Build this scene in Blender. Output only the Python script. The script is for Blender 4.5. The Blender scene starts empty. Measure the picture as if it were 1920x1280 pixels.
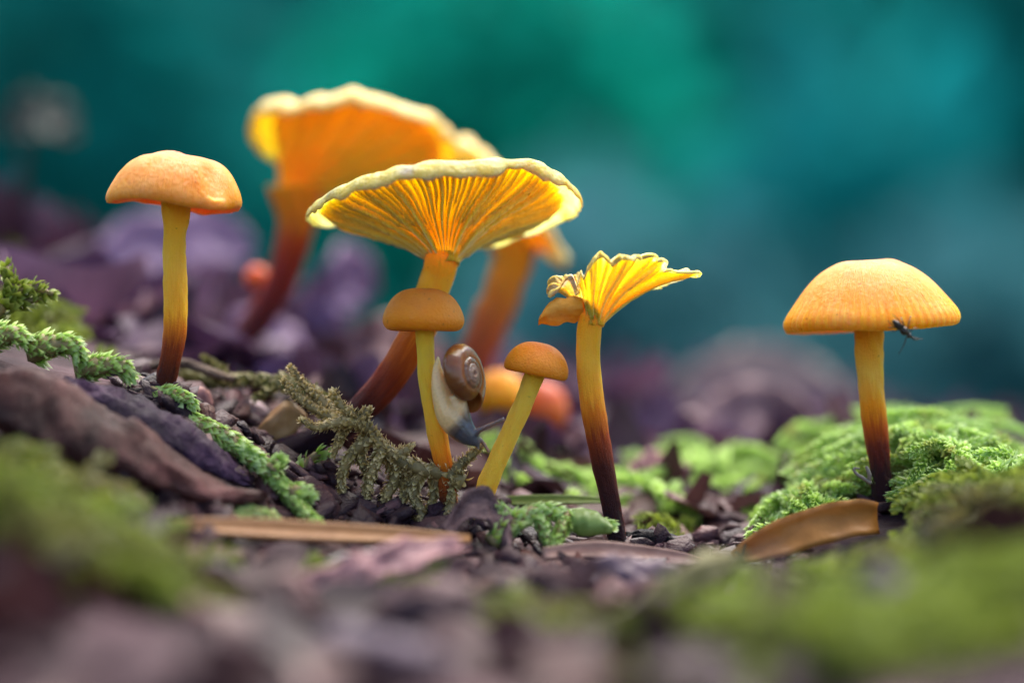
import bpy, bmesh, math
import numpy as np
from mathutils import Vector

R_ = math.radians
S = 0.01                      # every coordinate below is in centimetres; meshes are written in metres
rng = np.random.default_rng(7)
scene = bpy.context.scene
COL = scene.collection

# ------------------------------------------------------------------ camera
CAM_Y, CAM_Z, FIELD = -20.0, 1.2, 7.2
cd = bpy.data.cameras.new('camera'); cam = bpy.data.objects.new('camera', cd); COL.objects.link(cam)
cam.location = (0, CAM_Y * S, CAM_Z * S); cam.rotation_euler = (R_(90), 0, 0)
cd.lens = 100; cd.sensor_width = 36; cd.clip_start = 0.005; cd.clip_end = 500
cd.dof.use_dof = True; cd.dof.focus_distance = 20.0 * S; cd.dof.aperture_fstop = 11.0
scene.camera = cam

# ------------------------------------------------------------------ world, sun, exposure
SUN_EL, SUN_AZ = 66.0, 22.0      # azimuth measured from +Y (behind the mushrooms) towards +X
w = bpy.data.worlds.new('World'); scene.world = w; w.use_nodes = True
nt = w.node_tree; nt.nodes.clear()
sky = nt.nodes.new('ShaderNodeTexSky'); sky.sky_type = 'NISHITA'; sky.sun_disc = False
sky.sun_elevation = R_(SUN_EL); sky.sun_rotation = R_(SUN_AZ)
bg = nt.nodes.new('ShaderNodeBackground'); bg.inputs['Strength'].default_value = 0.10
wo = nt.nodes.new('ShaderNodeOutputWorld')
nt.links.new(sky.outputs[0], bg.inputs['Color']); nt.links.new(bg.outputs[0], wo.inputs['Surface'])
sd = bpy.data.lights.new('sun', 'SUN'); sun = bpy.data.objects.new('sun', sd); COL.objects.link(sun)
sd.energy = 3.4; sd.angle = R_(70); sd.color = (1.0, 0.92, 0.80)
_el, _az = R_(SUN_EL), R_(SUN_AZ)
_to = Vector((math.sin(_az) * math.cos(_el), math.cos(_az) * math.cos(_el), math.sin(_el)))
sun.rotation_euler = _to.to_track_quat('Z', 'Y').to_euler(); sun.location = (0.3, 0.5, 1.0)
vs = scene.view_settings
vs.view_transform = 'Standard'; vs.look = 'None'; vs.gamma = 1.0; vs.exposure = 1.72; vs.use_curve_mapping = False
scene.cycles.use_denoising = True
scene.cycles.max_bounces = 10; scene.cycles.diffuse_bounces = 4; scene.cycles.sample_clamp_indirect = 4.0

# ------------------------------------------------------------------ helpers: space
PXS = FIELD / 1920.0
def at(px, py, Y=0.0):
    k = (Y - CAM_Y) / -CAM_Y * PXS
    return np.array([(px - 960) * k, Y, CAM_Z - (py - 640) * k])
def cmpx(p, Y=0.0): return p * (Y - CAM_Y) / -CAM_Y * PXS
def nrm(a):
    a = np.asarray(a, float); return a / (np.linalg.norm(a, axis=-1, keepdims=True) + 1e-12)

_ht = rng.random((256, 256))
def vnoise(x, y):                       # smooth 2-D value noise, -1..1
    x = np.asarray(x, float); y = np.asarray(y, float)
    xi = np.floor(x).astype(int); yi = np.floor(y).astype(int); fx = x - xi; fy = y - yi
    fx = fx * fx * (3 - 2 * fx); fy = fy * fy * (3 - 2 * fy)
    g = lambda a, b: _ht[a % 256, b % 256]
    return 2 * ((g(xi, yi) * (1 - fx) + g(xi + 1, yi) * fx) * (1 - fy) + (g(xi, yi + 1) * (1 - fx) + g(xi + 1, yi + 1) * fx) * fy) - 1
def fbm(x, y, o=4):
    s = 0; a = 1; t = 0
    for i in range(o):
        s = s + a * vnoise(x * 2 ** i + 17.3 * i, y * 2 ** i + 5.1 * i); t += a; a *= .5
    return s / t

PXC = np.array([-500, 0, 160, 320, 480, 640, 800, 960, 1120, 1280, 1440, 1600, 1760, 1920, 2400])
GROWS = {   # image row of the bare ground at each depth, column by column
 -6.0: [1180, 1215, 1230, 1260, 1290, 1305, 1310, 1310, 1310, 1310, 1290, 1250, 1220, 1200, 1180],
 -4.0: [1000, 1040, 1070, 1130, 1185, 1210, 1215, 1220, 1220, 1215, 1195, 1165, 1125, 1090, 1050],
 -2.0: [ 800,  930,  975, 1040, 1105, 1135, 1140, 1140, 1140, 1140, 1135, 1105, 1050, 1005, 960],
 -0.6: [ 560,  760,  800,  860,  965, 1025, 1040, 1045, 1060, 1080, 1080, 1045,  995,  960, 900],
  0.0: [ 500,  680,  710,  750,  860,  940,  960,  980, 1030, 1045, 1030,  985,  965,  935, 880],
  1.0: [ 460,  640,  675,  720,  790,  860,  910,  945,  985, 1010,  985,  895,  895,  950, 980],
  2.5: [ 420,  590,  630,  680,  740,  800,  860,  895,  925,  955,  955,  862,  868,  940, 990],
  5.0: [ 380,  520,  560,  610,  670,  720,  770,  800,  830,  860,  880,  920,  960, 1000, 1000],
  8.0: [ 360,  490,  525,  570,  625,  680,  720,  750,  780,  800,  830,  850,  880,  910, 930],
 12.0: [ 340,  480,  515,  560,  605,  650,  690,  720,  750,  770,  790,  815,  850,  880, 900]}
_Yr = sorted(GROWS)
def gz(x, y):
    x = np.atleast_1d(np.asarray(x, float)); y = np.atleast_1d(np.asarray(y, float))
    Ys = [-30, -11] + _Yr + [18, 40, 150, 350, 1000, 6000]
    Z = [np.full_like(x, -3.2), np.full_like(x, -1.7)]
    for Y in _Yr:
        k = (Y - CAM_Y) / -CAM_Y * PXS
        Z.append(np.interp(x, (PXC - 960) * k, CAM_Z - (np.array(GROWS[Y]) - 640) * k))
    for z in (-1.5, -9, -26, 60, 520, 900): Z.append(np.full_like(x, float(z)))
    Z = np.array(Z); Ys = np.array(Ys, float)
    i = np.clip(np.searchsorted(Ys, y) - 1, 0, len(Ys) - 2)
    t = np.clip((y - Ys[i]) / (Ys[i + 1] - Ys[i]), 0, 1); j = np.arange(len(x))
    z = Z[i, j] * (1 - t) + Z[i + 1, j] * t
    near = np.clip(1 - np.abs(y) / 30, 0, 1)
    z = z + near * (0.07 * fbm(x * 1.3 + 40, y * 1.3 + 40, 3) + 0.025 * fbm(x * 6, y * 6, 2))
    far = np.clip((y - 40) / 300, 0, 1)
    return z + far * (10 * fbm(x / 90 + 9, y / 90, 4))
def gnorm(x, y, e=.05):
    dx = (gz(x + e, y) - gz(x - e, y)) / (2 * e); dy = (gz(x, y + e) - gz(x, y - e)) / (2 * e)
    return nrm(np.stack([-dx, -dy, np.ones_like(dx)], -1))

# ------------------------------------------------------------------ helpers: objects
BASE = {}
def tagit(o, label=None, cat=None, group=None, kind=None):
    for k, v in (('label', label), ('category', cat), ('group', group), ('kind', kind)):
        if v: o[k] = v
    return o
def thing(name, base, label, cat, group=None):
    o = bpy.data.objects.new(name, None); COL.objects.link(o); o.empty_display_size = 0.002
    o.location = [c * S for c in base]; BASE[o] = np.array(base, float)
    return tagit(o, label, cat, group)
def mesh(name, V, F, mat, parent=None, base=None, attrs=None, smooth=True):
    """V in cm, world space. F: list of index tuples or an (n,k) array."""
    V = np.asarray(V, float)
    b = BASE[parent] if parent is not None else (np.array(base, float) if base is not None else np.array([V[:, 0].mean(), V[:, 1].mean(), V[:, 2].min()]))
    me = bpy.data.meshes.new(name)
    L = (V - b) * S
    if isinstance(F, np.ndarray):
        n, k = F.shape
        me.vertices.add(len(L)); me.vertices.foreach_set('co', L.astype(np.float32).ravel())
        me.loops.add(n * k); me.loops.foreach_set('vertex_index', F.astype(np.int32).ravel())
        me.polygons.add(n); me.polygons.foreach_set('loop_start', np.arange(0, n * k, k, dtype=np.int32))
        me.update(calc_edges=True)
    else:
        me.from_pydata([tuple(p) for p in L], [], [tuple(int(i) for i in f) for f in F])
        bm = bmesh.new(); bm.from_mesh(me); bmesh.ops.recalc_face_normals(bm, faces=bm.faces[:]); bm.to_mesh(me); bm.free()
    me.polygons.foreach_set('use_smooth', np.full(len(me.polygons), smooth)); me.update()
    for k, a in (attrs or {}).items():
        at_ = me.attributes.new(k, 'FLOAT', 'POINT'); at_.data.foreach_set('value', np.asarray(a, np.float32))
    me.materials.append(mat)
    o = bpy.data.objects.new(name, me); COL.objects.link(o)
    if parent is not None: o.parent = parent
    else: o.location = b * S
    BASE[o] = b
    return o

def grid_faces(nu, nv, closed_v=True, off=0):
    i = np.arange(nu - 1)[:, None]; j = np.arange(nv if closed_v else nv - 1)[None, :]
    a = i * nv + j; b = i * nv + (j + 1) % nv
    return (np.stack([a, b, b + nv, a + nv], -1).reshape(-1, 4) + off)
def resample(P, n):
    P = np.asarray(P, float); m = len(P)
    if m == 2:
        t = np.linspace(0, 1, n)[:, None]; return P[0] * (1 - t) + P[1] * t
    Q = np.vstack([2 * P[0] - P[1], P, 2 * P[-1] - P[-2]])
    d = np.concatenate([[0], np.cumsum(np.linalg.norm(np.diff(P[:, :3], axis=0), axis=1))]); d /= d[-1]
    out = []
    for s in np.linspace(0, 1, n):
        k = min(np.searchsorted(d, s, side='right') - 1, m - 2); k = max(k, 0)
        u = (s - d[k]) / (d[k + 1] - d[k] + 1e-12)
        p0, p1, p2, p3 = Q[k], Q[k + 1], Q[k + 2], Q[k + 3]
        out.append(.5 * (2 * p1 + (p2 - p0) * u + (2 * p0 - 5 * p1 + 4 * p2 - p3) * u * u + (3 * p1 - p0 - 3 * p2 + p3) * u ** 3))
    return np.array(out)
def frames(P):
    T = nrm(np.gradient(P, axis=0)); N = np.zeros_like(T)
    up = np.array([0, -1, 0]) if abs(T[0][1]) < .9 else np.array([1, 0, 0])
    v = up - T[0] * np.dot(up, T[0]); N[0] = v / np.linalg.norm(v)
    for i in range(1, len(P)):
        v = N[i - 1] - T[i] * np.dot(N[i - 1], T[i]); N[i] = v / np.linalg.norm(v)
    return T, N, np.cross(T, N)
def tube(path, radii, n=40, ring=16, wob=0.0, seed=0, flat=1.0):
    P = resample(np.column_stack([np.asarray(path, float), np.asarray(radii, float)]), n)
    r = np.maximum(P[:, 3], 1e-4); P = P[:, :3]; T, N, B = frames(P)
    a = np.linspace(0, 2 * np.pi, ring, endpoint=False)
    tt = np.linspace(0, 1, n)
    rr = r[:, None] * (1 + wob * fbm(np.cos(a)[None] * 1.5 + seed * 7 + tt[:, None] * 3, np.sin(a)[None] * 1.5 + tt[:, None] * 9 + seed, 3))
    V = P[:, None] + rr[..., None] * (np.cos(a)[None, :, None] * N[:, None] + flat * np.sin(a)[None, :, None] * B[:, None])
    V = np.vstack([V.reshape(-1, 3), P[:1], P[-1:]])
    F = [tuple(f) for f in grid_faces(n, ring)]
    for j in range(ring):
        F.append((n * ring, (j + 1) % ring, j)); F.append((n * ring + 1, (n - 1) * ring + j, (n - 1) * ring + (j + 1) % ring))
    t = np.concatenate([np.repeat(tt, ring), [0, 1]])
    return V, F, t
def join(parts):
    Vs, Fs, k = [], [], 0
    for V, F in parts:
        Vs.append(V); Fs += [tuple(int(i) + k for i in f) for f in F]; k += len(V)
    return np.vstack(Vs), Fs

# ------------------------------------------------------------------ helpers: materials
class NT:
    def __init__(s, name):
        s.m = bpy.data.materials.new(name); s.m.use_nodes = True; s.t = s.m.node_tree; s.t.nodes.clear()
        s.out = s.n('ShaderNodeOutputMaterial')
    def n(s, typ, **k):
        nd = s.t.nodes.new(typ)
        for a, v in k.items(): setattr(nd, a, v)
        return nd
    def l(s, a, b): s.t.links.new(a, b)
    def setv(s, sock, v):
        if hasattr(v, 'links') or isinstance(v, bpy.types.NodeSocket): s.l(v, sock)
        elif isinstance(v, (tuple, list)) and len(v) == 3 and sock.type == 'RGBA': sock.default_value = (*v, 1)
        else: sock.default_value = v
    def attr(s, name): return s.n('ShaderNodeAttribute', attribute_name=name).outputs['Fac']
    def obj(s): return s.n('ShaderNodeTexCoord').outputs['Object']
    def noise(s, scale, detail=4, vec=None, rough=.55, dist=0.0):
        nd = s.n('ShaderNodeTexNoise'); nd.inputs['Scale'].default_value = scale; nd.inputs['Detail'].default_value = detail
        nd.inputs['Roughness'].default_value = rough; nd.inputs['Distortion'].default_value = dist
        s.l(vec if vec is not None else s.obj(), nd.inputs['Vector']); return nd.outputs['Fac']
    def comb(s, x, y, z=0.0):
        nd = s.n('ShaderNodeCombineXYZ')
        for i, v in enumerate((x, y, z)): s.setv(nd.inputs[i], v)
        return nd.outputs[0]
    def math(s, op, a, b=0.0, c=None):
        nd = s.n('ShaderNodeMath', operation=op); s.setv(nd.inputs[0], a); s.setv(nd.inputs[1], b)
        if c is not None: s.setv(nd.inputs[2], c)
        return nd.outputs[0]
    def ramp(s, fac, stops, interp='LINEAR'):
        nd = s.n('ShaderNodeValToRGB'); cr = nd.color_ramp; cr.interpolation = interp
        while len(cr.elements) < len(stops): cr.elements.new(.5)
        for e, (p, c) in zip(cr.elements, stops): e.position = p; e.color = (*c, 1)
        s.l(fac, nd.inputs['Fac']); return nd.outputs['Color']
    def mix(s, fac, a, b, blend='MIX'):
        nd = s.n('ShaderNodeMix', data_type='RGBA', blend_type=blend); s.setv(nd.inputs['Factor'], fac)
        s.setv(nd.inputs[6], a); s.setv(nd.inputs[7], b); return nd.outputs[2]
    def bump(s, h, strength=.3, dist=.0002, normal=None):
        nd = s.n('ShaderNodeBump'); nd.inputs['Strength'].default_value = strength; nd.inputs['Distance'].default_value = dist
        s.l(h, nd.inputs['Height'])
        if normal is not None: s.l(normal, nd.inputs['Normal'])
        return nd.outputs[0]
    def principled(s, **k):
        b = s.n('ShaderNodeBsdfPrincipled')
        for key, v in k.items(): s.setv(b.inputs[key.replace('_', ' ')], v)
        return b
    def done(s, sh): s.l(sh, s.out.inputs['Surface']); return s.m

def fungus(name, color_fn, sss=1.0, rimscale=None, radius=(1.0, .6, .14), scale=.0018, rough=.42, bump=(2600, .35, .00008), spec=.28, fibre=False):
    t = NT(name); col = color_fn(t)
    if fibre:
        vec = t.comb(t.math('MULTIPLY', t.attr('th'), 26.0), t.math('MULTIPLY', t.attr('rr'), 5.0))
        h = t.math('ADD', t.noise(2.0, 4, vec), t.math('MULTIPLY', t.noise(bump[0], 3), .6))
    else: h = t.noise(bump[0], 3)
    b = t.principled(Base_Color=col, Roughness=rough, Subsurface_Weight=sss, Subsurface_Radius=Vector(radius), Subsurface_Scale=scale, Specular_IOR_Level=spec)
    if rimscale:       # the margin is thinner than the rest of the cap
        t.l(t.math('MULTIPLY_ADD', t.math('GREATER_THAN', t.attr('rr'), .97), rimscale - scale, scale), b.inputs['Subsurface Scale'])
    t.l(t.bump(h, bump[1], bump[2]), b.inputs['Normal'])
    return t.done(b.outputs[0])
def stem_mat(name, stops, **k):
    t = NT(name)
    ring = t.comb(t.math('MULTIPLY', t.math('COSINE', t.attr('a')), 1.6), t.math('MULTIPLY', t.math('SINE', t.attr('a')), 1.6), t.math('MULTIPLY', t.attr('t'), 3.0))
    fib = t.noise(4.0, 4, t.comb(t.math('MULTIPLY', t.math('COSINE', t.attr('a')), 4.0), t.math('MULTIPLY', t.math('SINE', t.attr('a')), 4.0), t.math('MULTIPLY', t.attr('t'), 2.2)))
    f = t.math('ADD', t.attr('t'), t.math('ADD', t.math('MULTIPLY_ADD', t.noise(1.3, 4, ring), .16, -.08), t.math('MULTIPLY_ADD', fib, .10, -.05)))
    col = t.ramp(f, stops)
    col = t.mix(t.ramp(fib, [(.35, (0, 0, 0)), (.7, (.4, .4, .4))]), col, t.mix(1.0, col, (.82, .66, .50), 'MULTIPLY'))
    col = t.mix(t.ramp(t.noise(1900, 2), [(.71, (0, 0, 0)), (.76, (.6, .6, .6))]), col, t.mix(.7, col, (.10, .035, .012)))
    b = t.principled(Base_Color=col, Roughness=.5, Subsurface_Weight=.8, Subsurface_Radius=Vector((1, .68, .22)), Subsurface_Scale=.0020, Specular_IOR_Level=.16)
    h = t.math('ADD', t.math('MULTIPLY', fib, 1.4), t.noise(6500, 3))
    t.l(t.bump(h, .8, .00014), b.inputs['Normal'])
    return t.done(b.outputs[0])
YEL, GOLD, ORG, RED, MAR, BLK = (.92, .52, .07), (.84, .40, .02), (.62, .17, .01), (.22, .03, .012), (.030, .005, .006), (.008, .003, .006)

def leafy(name, col_fn, trans=.35, rough=.45, spec=.4, bump=None):
    t = NT(name); col = col_fn(t)
    b = t.principled(Base_Color=col, Roughness=rough, Specular_IOR_Level=spec)
    if bump: t.l(t.bump(t.noise(bump[0], 4), bump[1], bump[2]), b.inputs['Normal'])
    if trans <= 0: return t.done(b.outputs[0])
    tr = t.n('ShaderNodeBsdfTranslucent'); t.l(col, tr.inputs['Color'])
    mx = t.n('ShaderNodeMixShader'); mx.inputs[0].default_value = trans
    t.l(b.outputs[0], mx.inputs[1]); t.l(tr.outputs[0], mx.inputs[2])
    return t.done(mx.outputs[0])

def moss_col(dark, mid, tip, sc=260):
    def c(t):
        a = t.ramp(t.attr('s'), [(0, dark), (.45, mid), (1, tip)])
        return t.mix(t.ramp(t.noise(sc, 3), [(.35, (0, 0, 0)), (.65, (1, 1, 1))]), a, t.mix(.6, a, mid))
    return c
M = {}
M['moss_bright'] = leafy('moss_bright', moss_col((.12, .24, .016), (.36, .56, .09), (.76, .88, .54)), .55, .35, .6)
def mound_col(t):
    a = moss_col((.09, .18, .014), (.32, .52, .08), (.72, .86, .50))(t)
    return t.mix(t.ramp(t.noise(330, 4), [(.54, (0, 0, 0)), (.68, (.75, .75, .75))]), a, (.33, .30, .085))
M['moss_mound'] = leafy('moss_mound', mound_col, .52, .32, .7)
def near_col(t):
    a = moss_col((.05, .07, .007), (.20, .26, .025), (.38, .44, .12), 90)(t)
    return t.mix(t.ramp(t.noise(75, 3), [(.52, (0, 0, 0)), (.66, (.8, .8, .8))]), a, (.18, .14, .07))
M['moss_near'] = leafy('moss_near', near_col, .35, .5)
M['moss_olive'] = leafy('moss_olive', moss_col((.05, .05, .012), (.14, .14, .035), (.42, .34, .17)), .3, .5)
M['moss_dry'] = leafy('moss_dry', moss_col((.12, .08, .02), (.42, .31, .09), (.92, .76, .46)), .3, .5)
M['moss_stem'] = leafy('moss_stem', lambda t: t.ramp(t.noise(900, 3), [(.3, (.10, .075, .025)), (.7, (.30, .22, .09))]), 0, .6, bump=(2500, .5, .0001))

def litter_col(cols, sc=150):
    def c(t):
        base = t.ramp(t.attr('cv'), [(i / (len(cols) - 1), k) for i, k in enumerate(cols)])
        return t.mix(t.ramp(t.noise(sc, 5), [(.35, (0, 0, 0)), (.7, (1, 1, 1))]), base, t.mix(.6, base, (.03, .012, .022)))
    return c
MAUVE = [(0.0806, 0.031, 0.0434), (0.1364, 0.0527, 0.093), (0.0186, 0.0093, 0.0186), (0.1984, 0.0992, 0.124), (0.0868, 0.0372, 0.1054), (0.248, 0.124, 0.1736), (0.1612, 0.0744, 0.186), (0.031, 0.0124, 0.0217)]
BROWN = [(0.0446, 0.0156, 0.0138), (0.0843, 0.0327, 0.0312), (0.005, 0.002, 0.0032), (0.129, 0.0573, 0.0528), (0.0223, 0.009, 0.0129), (0.1587, 0.0777, 0.0734), (0.0059, 0.0028, 0.0046), (0.0694, 0.0319, 0.0413), (0.0099, 0.0041, 0.0046)]
M['litter_near'] = leafy('leaf_litter_near', litter_col(BROWN), .15, .55, .35, (900, .5, .0002))
M['litter'] = leafy('leaf_litter', litter_col(MAUVE), .15, .55, .35, (900, .5, .0002))
def plain_litter(name, c1, c2, sc=250, trans=.1, rough=.5, bump=(1500, .5, .00012), spec=.4):
    return leafy(name, lambda t: t.ramp(t.noise(sc, 5, rough=.65), [(.3, c1), (.7, c2)]), trans, rough, spec, bump)

def soil():
    t = NT('soil')
    pos = t.n('ShaderNodeNewGeometry').outputs['Position']
    sep = t.n('ShaderNodeSeparateXYZ'); t.l(pos, sep.inputs[0])
    nearc = t.ramp(t.noise(90, 6, pos), [(.3, (.008, .004, .006)), (.5, (.035, .017, .022)), (.7, (.10, .055, .065))])
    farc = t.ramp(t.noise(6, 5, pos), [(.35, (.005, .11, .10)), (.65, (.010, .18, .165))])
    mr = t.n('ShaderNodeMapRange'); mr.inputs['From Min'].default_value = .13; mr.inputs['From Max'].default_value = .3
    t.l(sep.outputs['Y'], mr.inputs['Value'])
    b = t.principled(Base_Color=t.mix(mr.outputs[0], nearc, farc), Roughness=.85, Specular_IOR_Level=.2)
    t.l(t.bump(t.noise(600, 6, pos), .8, .0006), b.inputs['Normal'])
    return t.done(b.outputs[0])
M['soil'] = soil()

# ------------------------------------------------------------------ the ground: one sheet out to the horizon
def axis(dense0, dense1, step, far0, far1):
    d = np.arange(dense0, dense1 + step / 2, step)
    up = dense1 + np.geomspace(step, far1 - dense1, 46); dn = dense0 - np.geomspace(step, dense0 - far0, 30)[::-1]
    return np.concatenate([dn, d, up])
gx = axis(-7, 7, .1, -8000, 8000); gy = axis(-9, 14, .1, -3000, 9000)
X, Y = np.meshgrid(gx, gy)
Zg = gz(X.ravel(), Y.ravel())
V = np.stack([X.ravel(), Y.ravel(), Zg], -1)
o = mesh('ground', V, grid_faces(len(gy), len(gx), False), M['soil'], base=(0, 0, 0))
tagit(o, 'dark purple brown forest soil sloping under moss and leaf litter', kind='structure')

# ------------------------------------------------------------------ leaf batches (moss leaves, litter, shrub leaves)
def leaf_batch(pos, d, up, L, W, curl=.2, fold=.25):
    """rows of three points and a tip: 10 vertices, 4 quads + 2 tris -> returned as tris"""
    N = len(pos); d = nrm(d); side = nrm(np.cross(d, up)); u = np.cross(side, d)
    st = np.array([0, 0, 0, .4, .4, .4, .75, .75, .75, 1.0]); xt = np.array([-.35, 0, .35, -1, 0, 1, -.7, 0, .7, 0])
    L = np.broadcast_to(L, N)[:, None, None]; W = np.broadcast_to(W, N)[:, None, None]; curl = np.broadcast_to(curl, N)[:, None, None]
    s = st[None, :, None]; x = xt[None, :, None]
    V = pos[:, None] + d[:, None] * s * L + side[:, None] * x * W * .5 + u[:, None] * (curl * s * s * L + fold * np.abs(x) * W * .5)
    f = np.array([[0, 3, 4], [0, 4, 1], [1, 4, 5], [1, 5, 2], [3, 6, 7], [3, 7, 4], [4, 7, 8], [4, 8, 5], [6, 9, 7], [7, 9, 8]])
    F = (np.arange(N)[:, None, None] * 10 + f[None]).reshape(-1, 3)
    return V.reshape(-1, 3), F, np.tile(st, N)
def leaf_small(pos, d, up, L, W, curl=.2):
    N = len(pos); d = nrm(d); side = nrm(np.cross(d, up)); u = np.cross(side, d)
    L = np.broadcast_to(L, N)[:, None]; W = np.broadcast_to(W, N)[:, None]
    V = np.stack([pos, pos + d * L * .45 - side * W * .5 + u * W * .2, pos + d * L * .45 + side * W * .5 + u * W * .2, pos + d * L + u * curl * L], 1)
    F = (np.arange(N)[:, None, None] * 4 + np.array([[0, 1, 3], [0, 3, 2]])[None]).reshape(-1, 3)
    return V.reshape(-1, 3), F, np.tile([0, .5, .5, 1.0], N)
def shoot(path, r0, r1, L, W, spacing, ang=38, per=3, curl=-.25, jit=.25, tipL=.6, small=False):
    """leaves wrapped round a curved moss axis"""
    path = np.asarray(path, float); ln = np.linalg.norm(np.diff(path, axis=0), axis=1).sum()
    n = max(4, int(ln / spacing)); P = resample(path, n); T, Nn, B = frames(P)
    i = np.repeat(np.arange(n), per); k = len(i)
    az = np.arange(k) * (2 * np.pi / per + .75) + rng.normal(0, .25, k)
    o_ = np.cos(az)[:, None] * Nn[i] + np.sin(az)[:, None] * B[i]
    a = R_(ang) * (1 + rng.normal(0, jit, k)); tt = i / (n - 1)
    rr = r0 + (r1 - r0) * tt
    d = np.cos(a)[:, None] * T[i] + np.sin(a)[:, None] * o_
    up = -np.sin(a)[:, None] * T[i] + np.cos(a)[:, None] * o_
    sz = (1 + (tipL - 1) * tt) * (1 + rng.normal(0, .12, k))
    return (leaf_small if small else leaf_batch)(P[i] + o_ * (rr * .5)[:, None], d, up, L * sz, W * sz, curl)
def cat_batches(bs):
    Vs, Fs, As, k = [], [], [], 0
    for V, F, a in bs: Vs.append(V); Fs.append(F + k); As.append(a); k += len(V)
    return np.vstack(Vs), np.vstack(Fs), np.concatenate(As)

def moss_strand(label, branches, mat, group=None, jit=.25, curl=-.25, stem_r=.02, leafL=.085, leafW=.065, spacing=.028, ang=40, name='moss_strand', per=4):
    """branches: list of pixel paths [(px,py,Y),...]; the first is the main axis"""
    main = np.array([at(*p) for p in branches[0]])
    root = thing(name, main[0], label, 'moss', group)
    for bi, br in enumerate(branches):
        P = np.array([at(*p) for p in br]); k = 1.0 if bi == 0 else .8
        V, F, t = tube(P, np.linspace(stem_r * k, stem_r * .4 * k, len(P)), 24, 8, .3, bi)
        st = mesh('stem' if bi == 0 else 'branch', V, F, M['moss_stem'], root, attrs={'t': t})
        V, F, s = shoot(P, stem_r * k, stem_r * .5 * k, leafL * k, leafW * k, spacing * k, ang, per, curl, jit)
        lv = mesh('leaves', V, F, mat, st, attrs={'s': s}); lv['kind'] = 'stuff'
    return root

# ------------------------------------------------------------------ mushrooms
def basis(tilt_back=0.0, roll=0.0):
    """n: cap axis. tilt_back lifts the near rim (degrees), roll turns clockwise as seen by the camera"""
    a, b = R_(tilt_back), R_(roll)
    n = np.array([0, math.sin(a), math.cos(a)]); v = np.array([0, math.cos(a), -math.sin(a)]); u = np.array([1., 0, 0])
    def rot(p): return np.array([p[0] * math.cos(b) + p[2] * math.sin(b), p[1], -p[0] * math.sin(b) + p[2] * math.cos(b)])
    return rot(u), rot(v), rot(n)
def dome_cap(parent, center, Rc, profile, mat, tilt=0, roll=0, nth=96, mod=None, name='cap'):
    u, v, n = basis(tilt, roll); prof = resample(np.array(profile, float), 44); th = np.linspace(0, 2 * np.pi, nth, endpoint=False)
    r = np.maximum(prof[:, 0], 0)[:, None] * np.ones(nth); z = prof[:, 1][:, None] * np.ones(nth)
    q = np.linspace(0, 1, len(prof))[:, None] * np.ones(nth)
    if mod: r, z = mod(r, z, th[None], q)
    V = center + Rc * (r[..., None] * (np.cos(th)[None, :, None] * u + np.sin(th)[None, :, None] * v) + z[..., None] * n)
    rr = np.minimum(prof[:, 0], 1)[:, None] * np.ones(nth); V = V.reshape(-1, 3)
    F = [tuple(f) for f in grid_faces(len(prof), nth)]
    F.append(tuple(range(nth))[::-1]); k = (len(prof) - 1) * nth; F.append(tuple(range(k, k + nth)))
    return mesh(name, V, F, mat, parent, attrs={'rr': rr.ravel(), 'q': q.ravel(), 'th': (np.abs(th - np.pi)[None] * np.ones((len(prof), 1))).ravel()})
def stem_part(parent, pts, widths, mat, n=80, ring=32, wob=.16, seed=0, Y=None, name='stem'):
    P = np.array([at(*p) for p in pts]); r = np.array([cmpx(wd, p[2]) / 2 for wd, p in zip(widths, pts)])
    V, F, t = tube(P, r, n, ring, wob, seed)
    a = np.concatenate([np.tile(np.linspace(0, 2 * np.pi, ring, endpoint=False), n), [0, 0]])
    return mesh(name, V, F, mat, parent, attrs={'t': t, 'a': np.abs(a - np.pi)})

def cap_col(center, mid, margin, sat=.5):
    def c(t):
        vec = t.comb(t.math('MULTIPLY', t.attr('th'), 14.0), t.math('MULTIPLY', t.attr('rr'), 3.0))
        f = t.math('ADD', t.attr('rr'), t.math('MULTIPLY_ADD', t.noise(2.2, 4, vec), .30, -.15))
        col = t.ramp(f, [(.08, center), (.55, mid), (.95, margin)])
        col = t.mix(t.ramp(t.noise(420, 4), [(.42, (0, 0, 0)), (.68, (.7, .7, .7))]), col, t.mix(sat * .9, col, (.88, .55, .28)))
        col = t.mix(t.ramp(t.noise(330, 5, dist=.6), [(.54, (0, 0, 0)), (.72, (.55, .55, .55))]), col, t.mix(1.0, col, (.72, .50, .35), 'MULTIPLY'))
        return t.mix(t.ramp(t.noise(2300, 2), [(.68, (0, 0, 0)), (.74, (.6, .6, .6))]), col, t.mix(.7, col, (.16, .05, .012)))
    return c
M['cap_left'] = fungus('cap_left', cap_col((.76, .25, .12), (.80, .28, .030), (.82, .29, .005), .4), fibre=True, rough=.36, spec=.4, bump=(3000, .8, .00028))
M['cap_right'] = fungus('cap_right', cap_col((.82, .27, .10), (.86, .29, .030), (.90, .33, .005), .3), fibre=True, rough=.42, bump=(2600, .7, .00022))
M['cap_small'] = fungus('cap_small', cap_col((.54, .125, .004), (.64, .165, .004), (.78, .26, .004), .15), rough=.5, scale=.0007, bump=(6500, .9, .00013))
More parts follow.
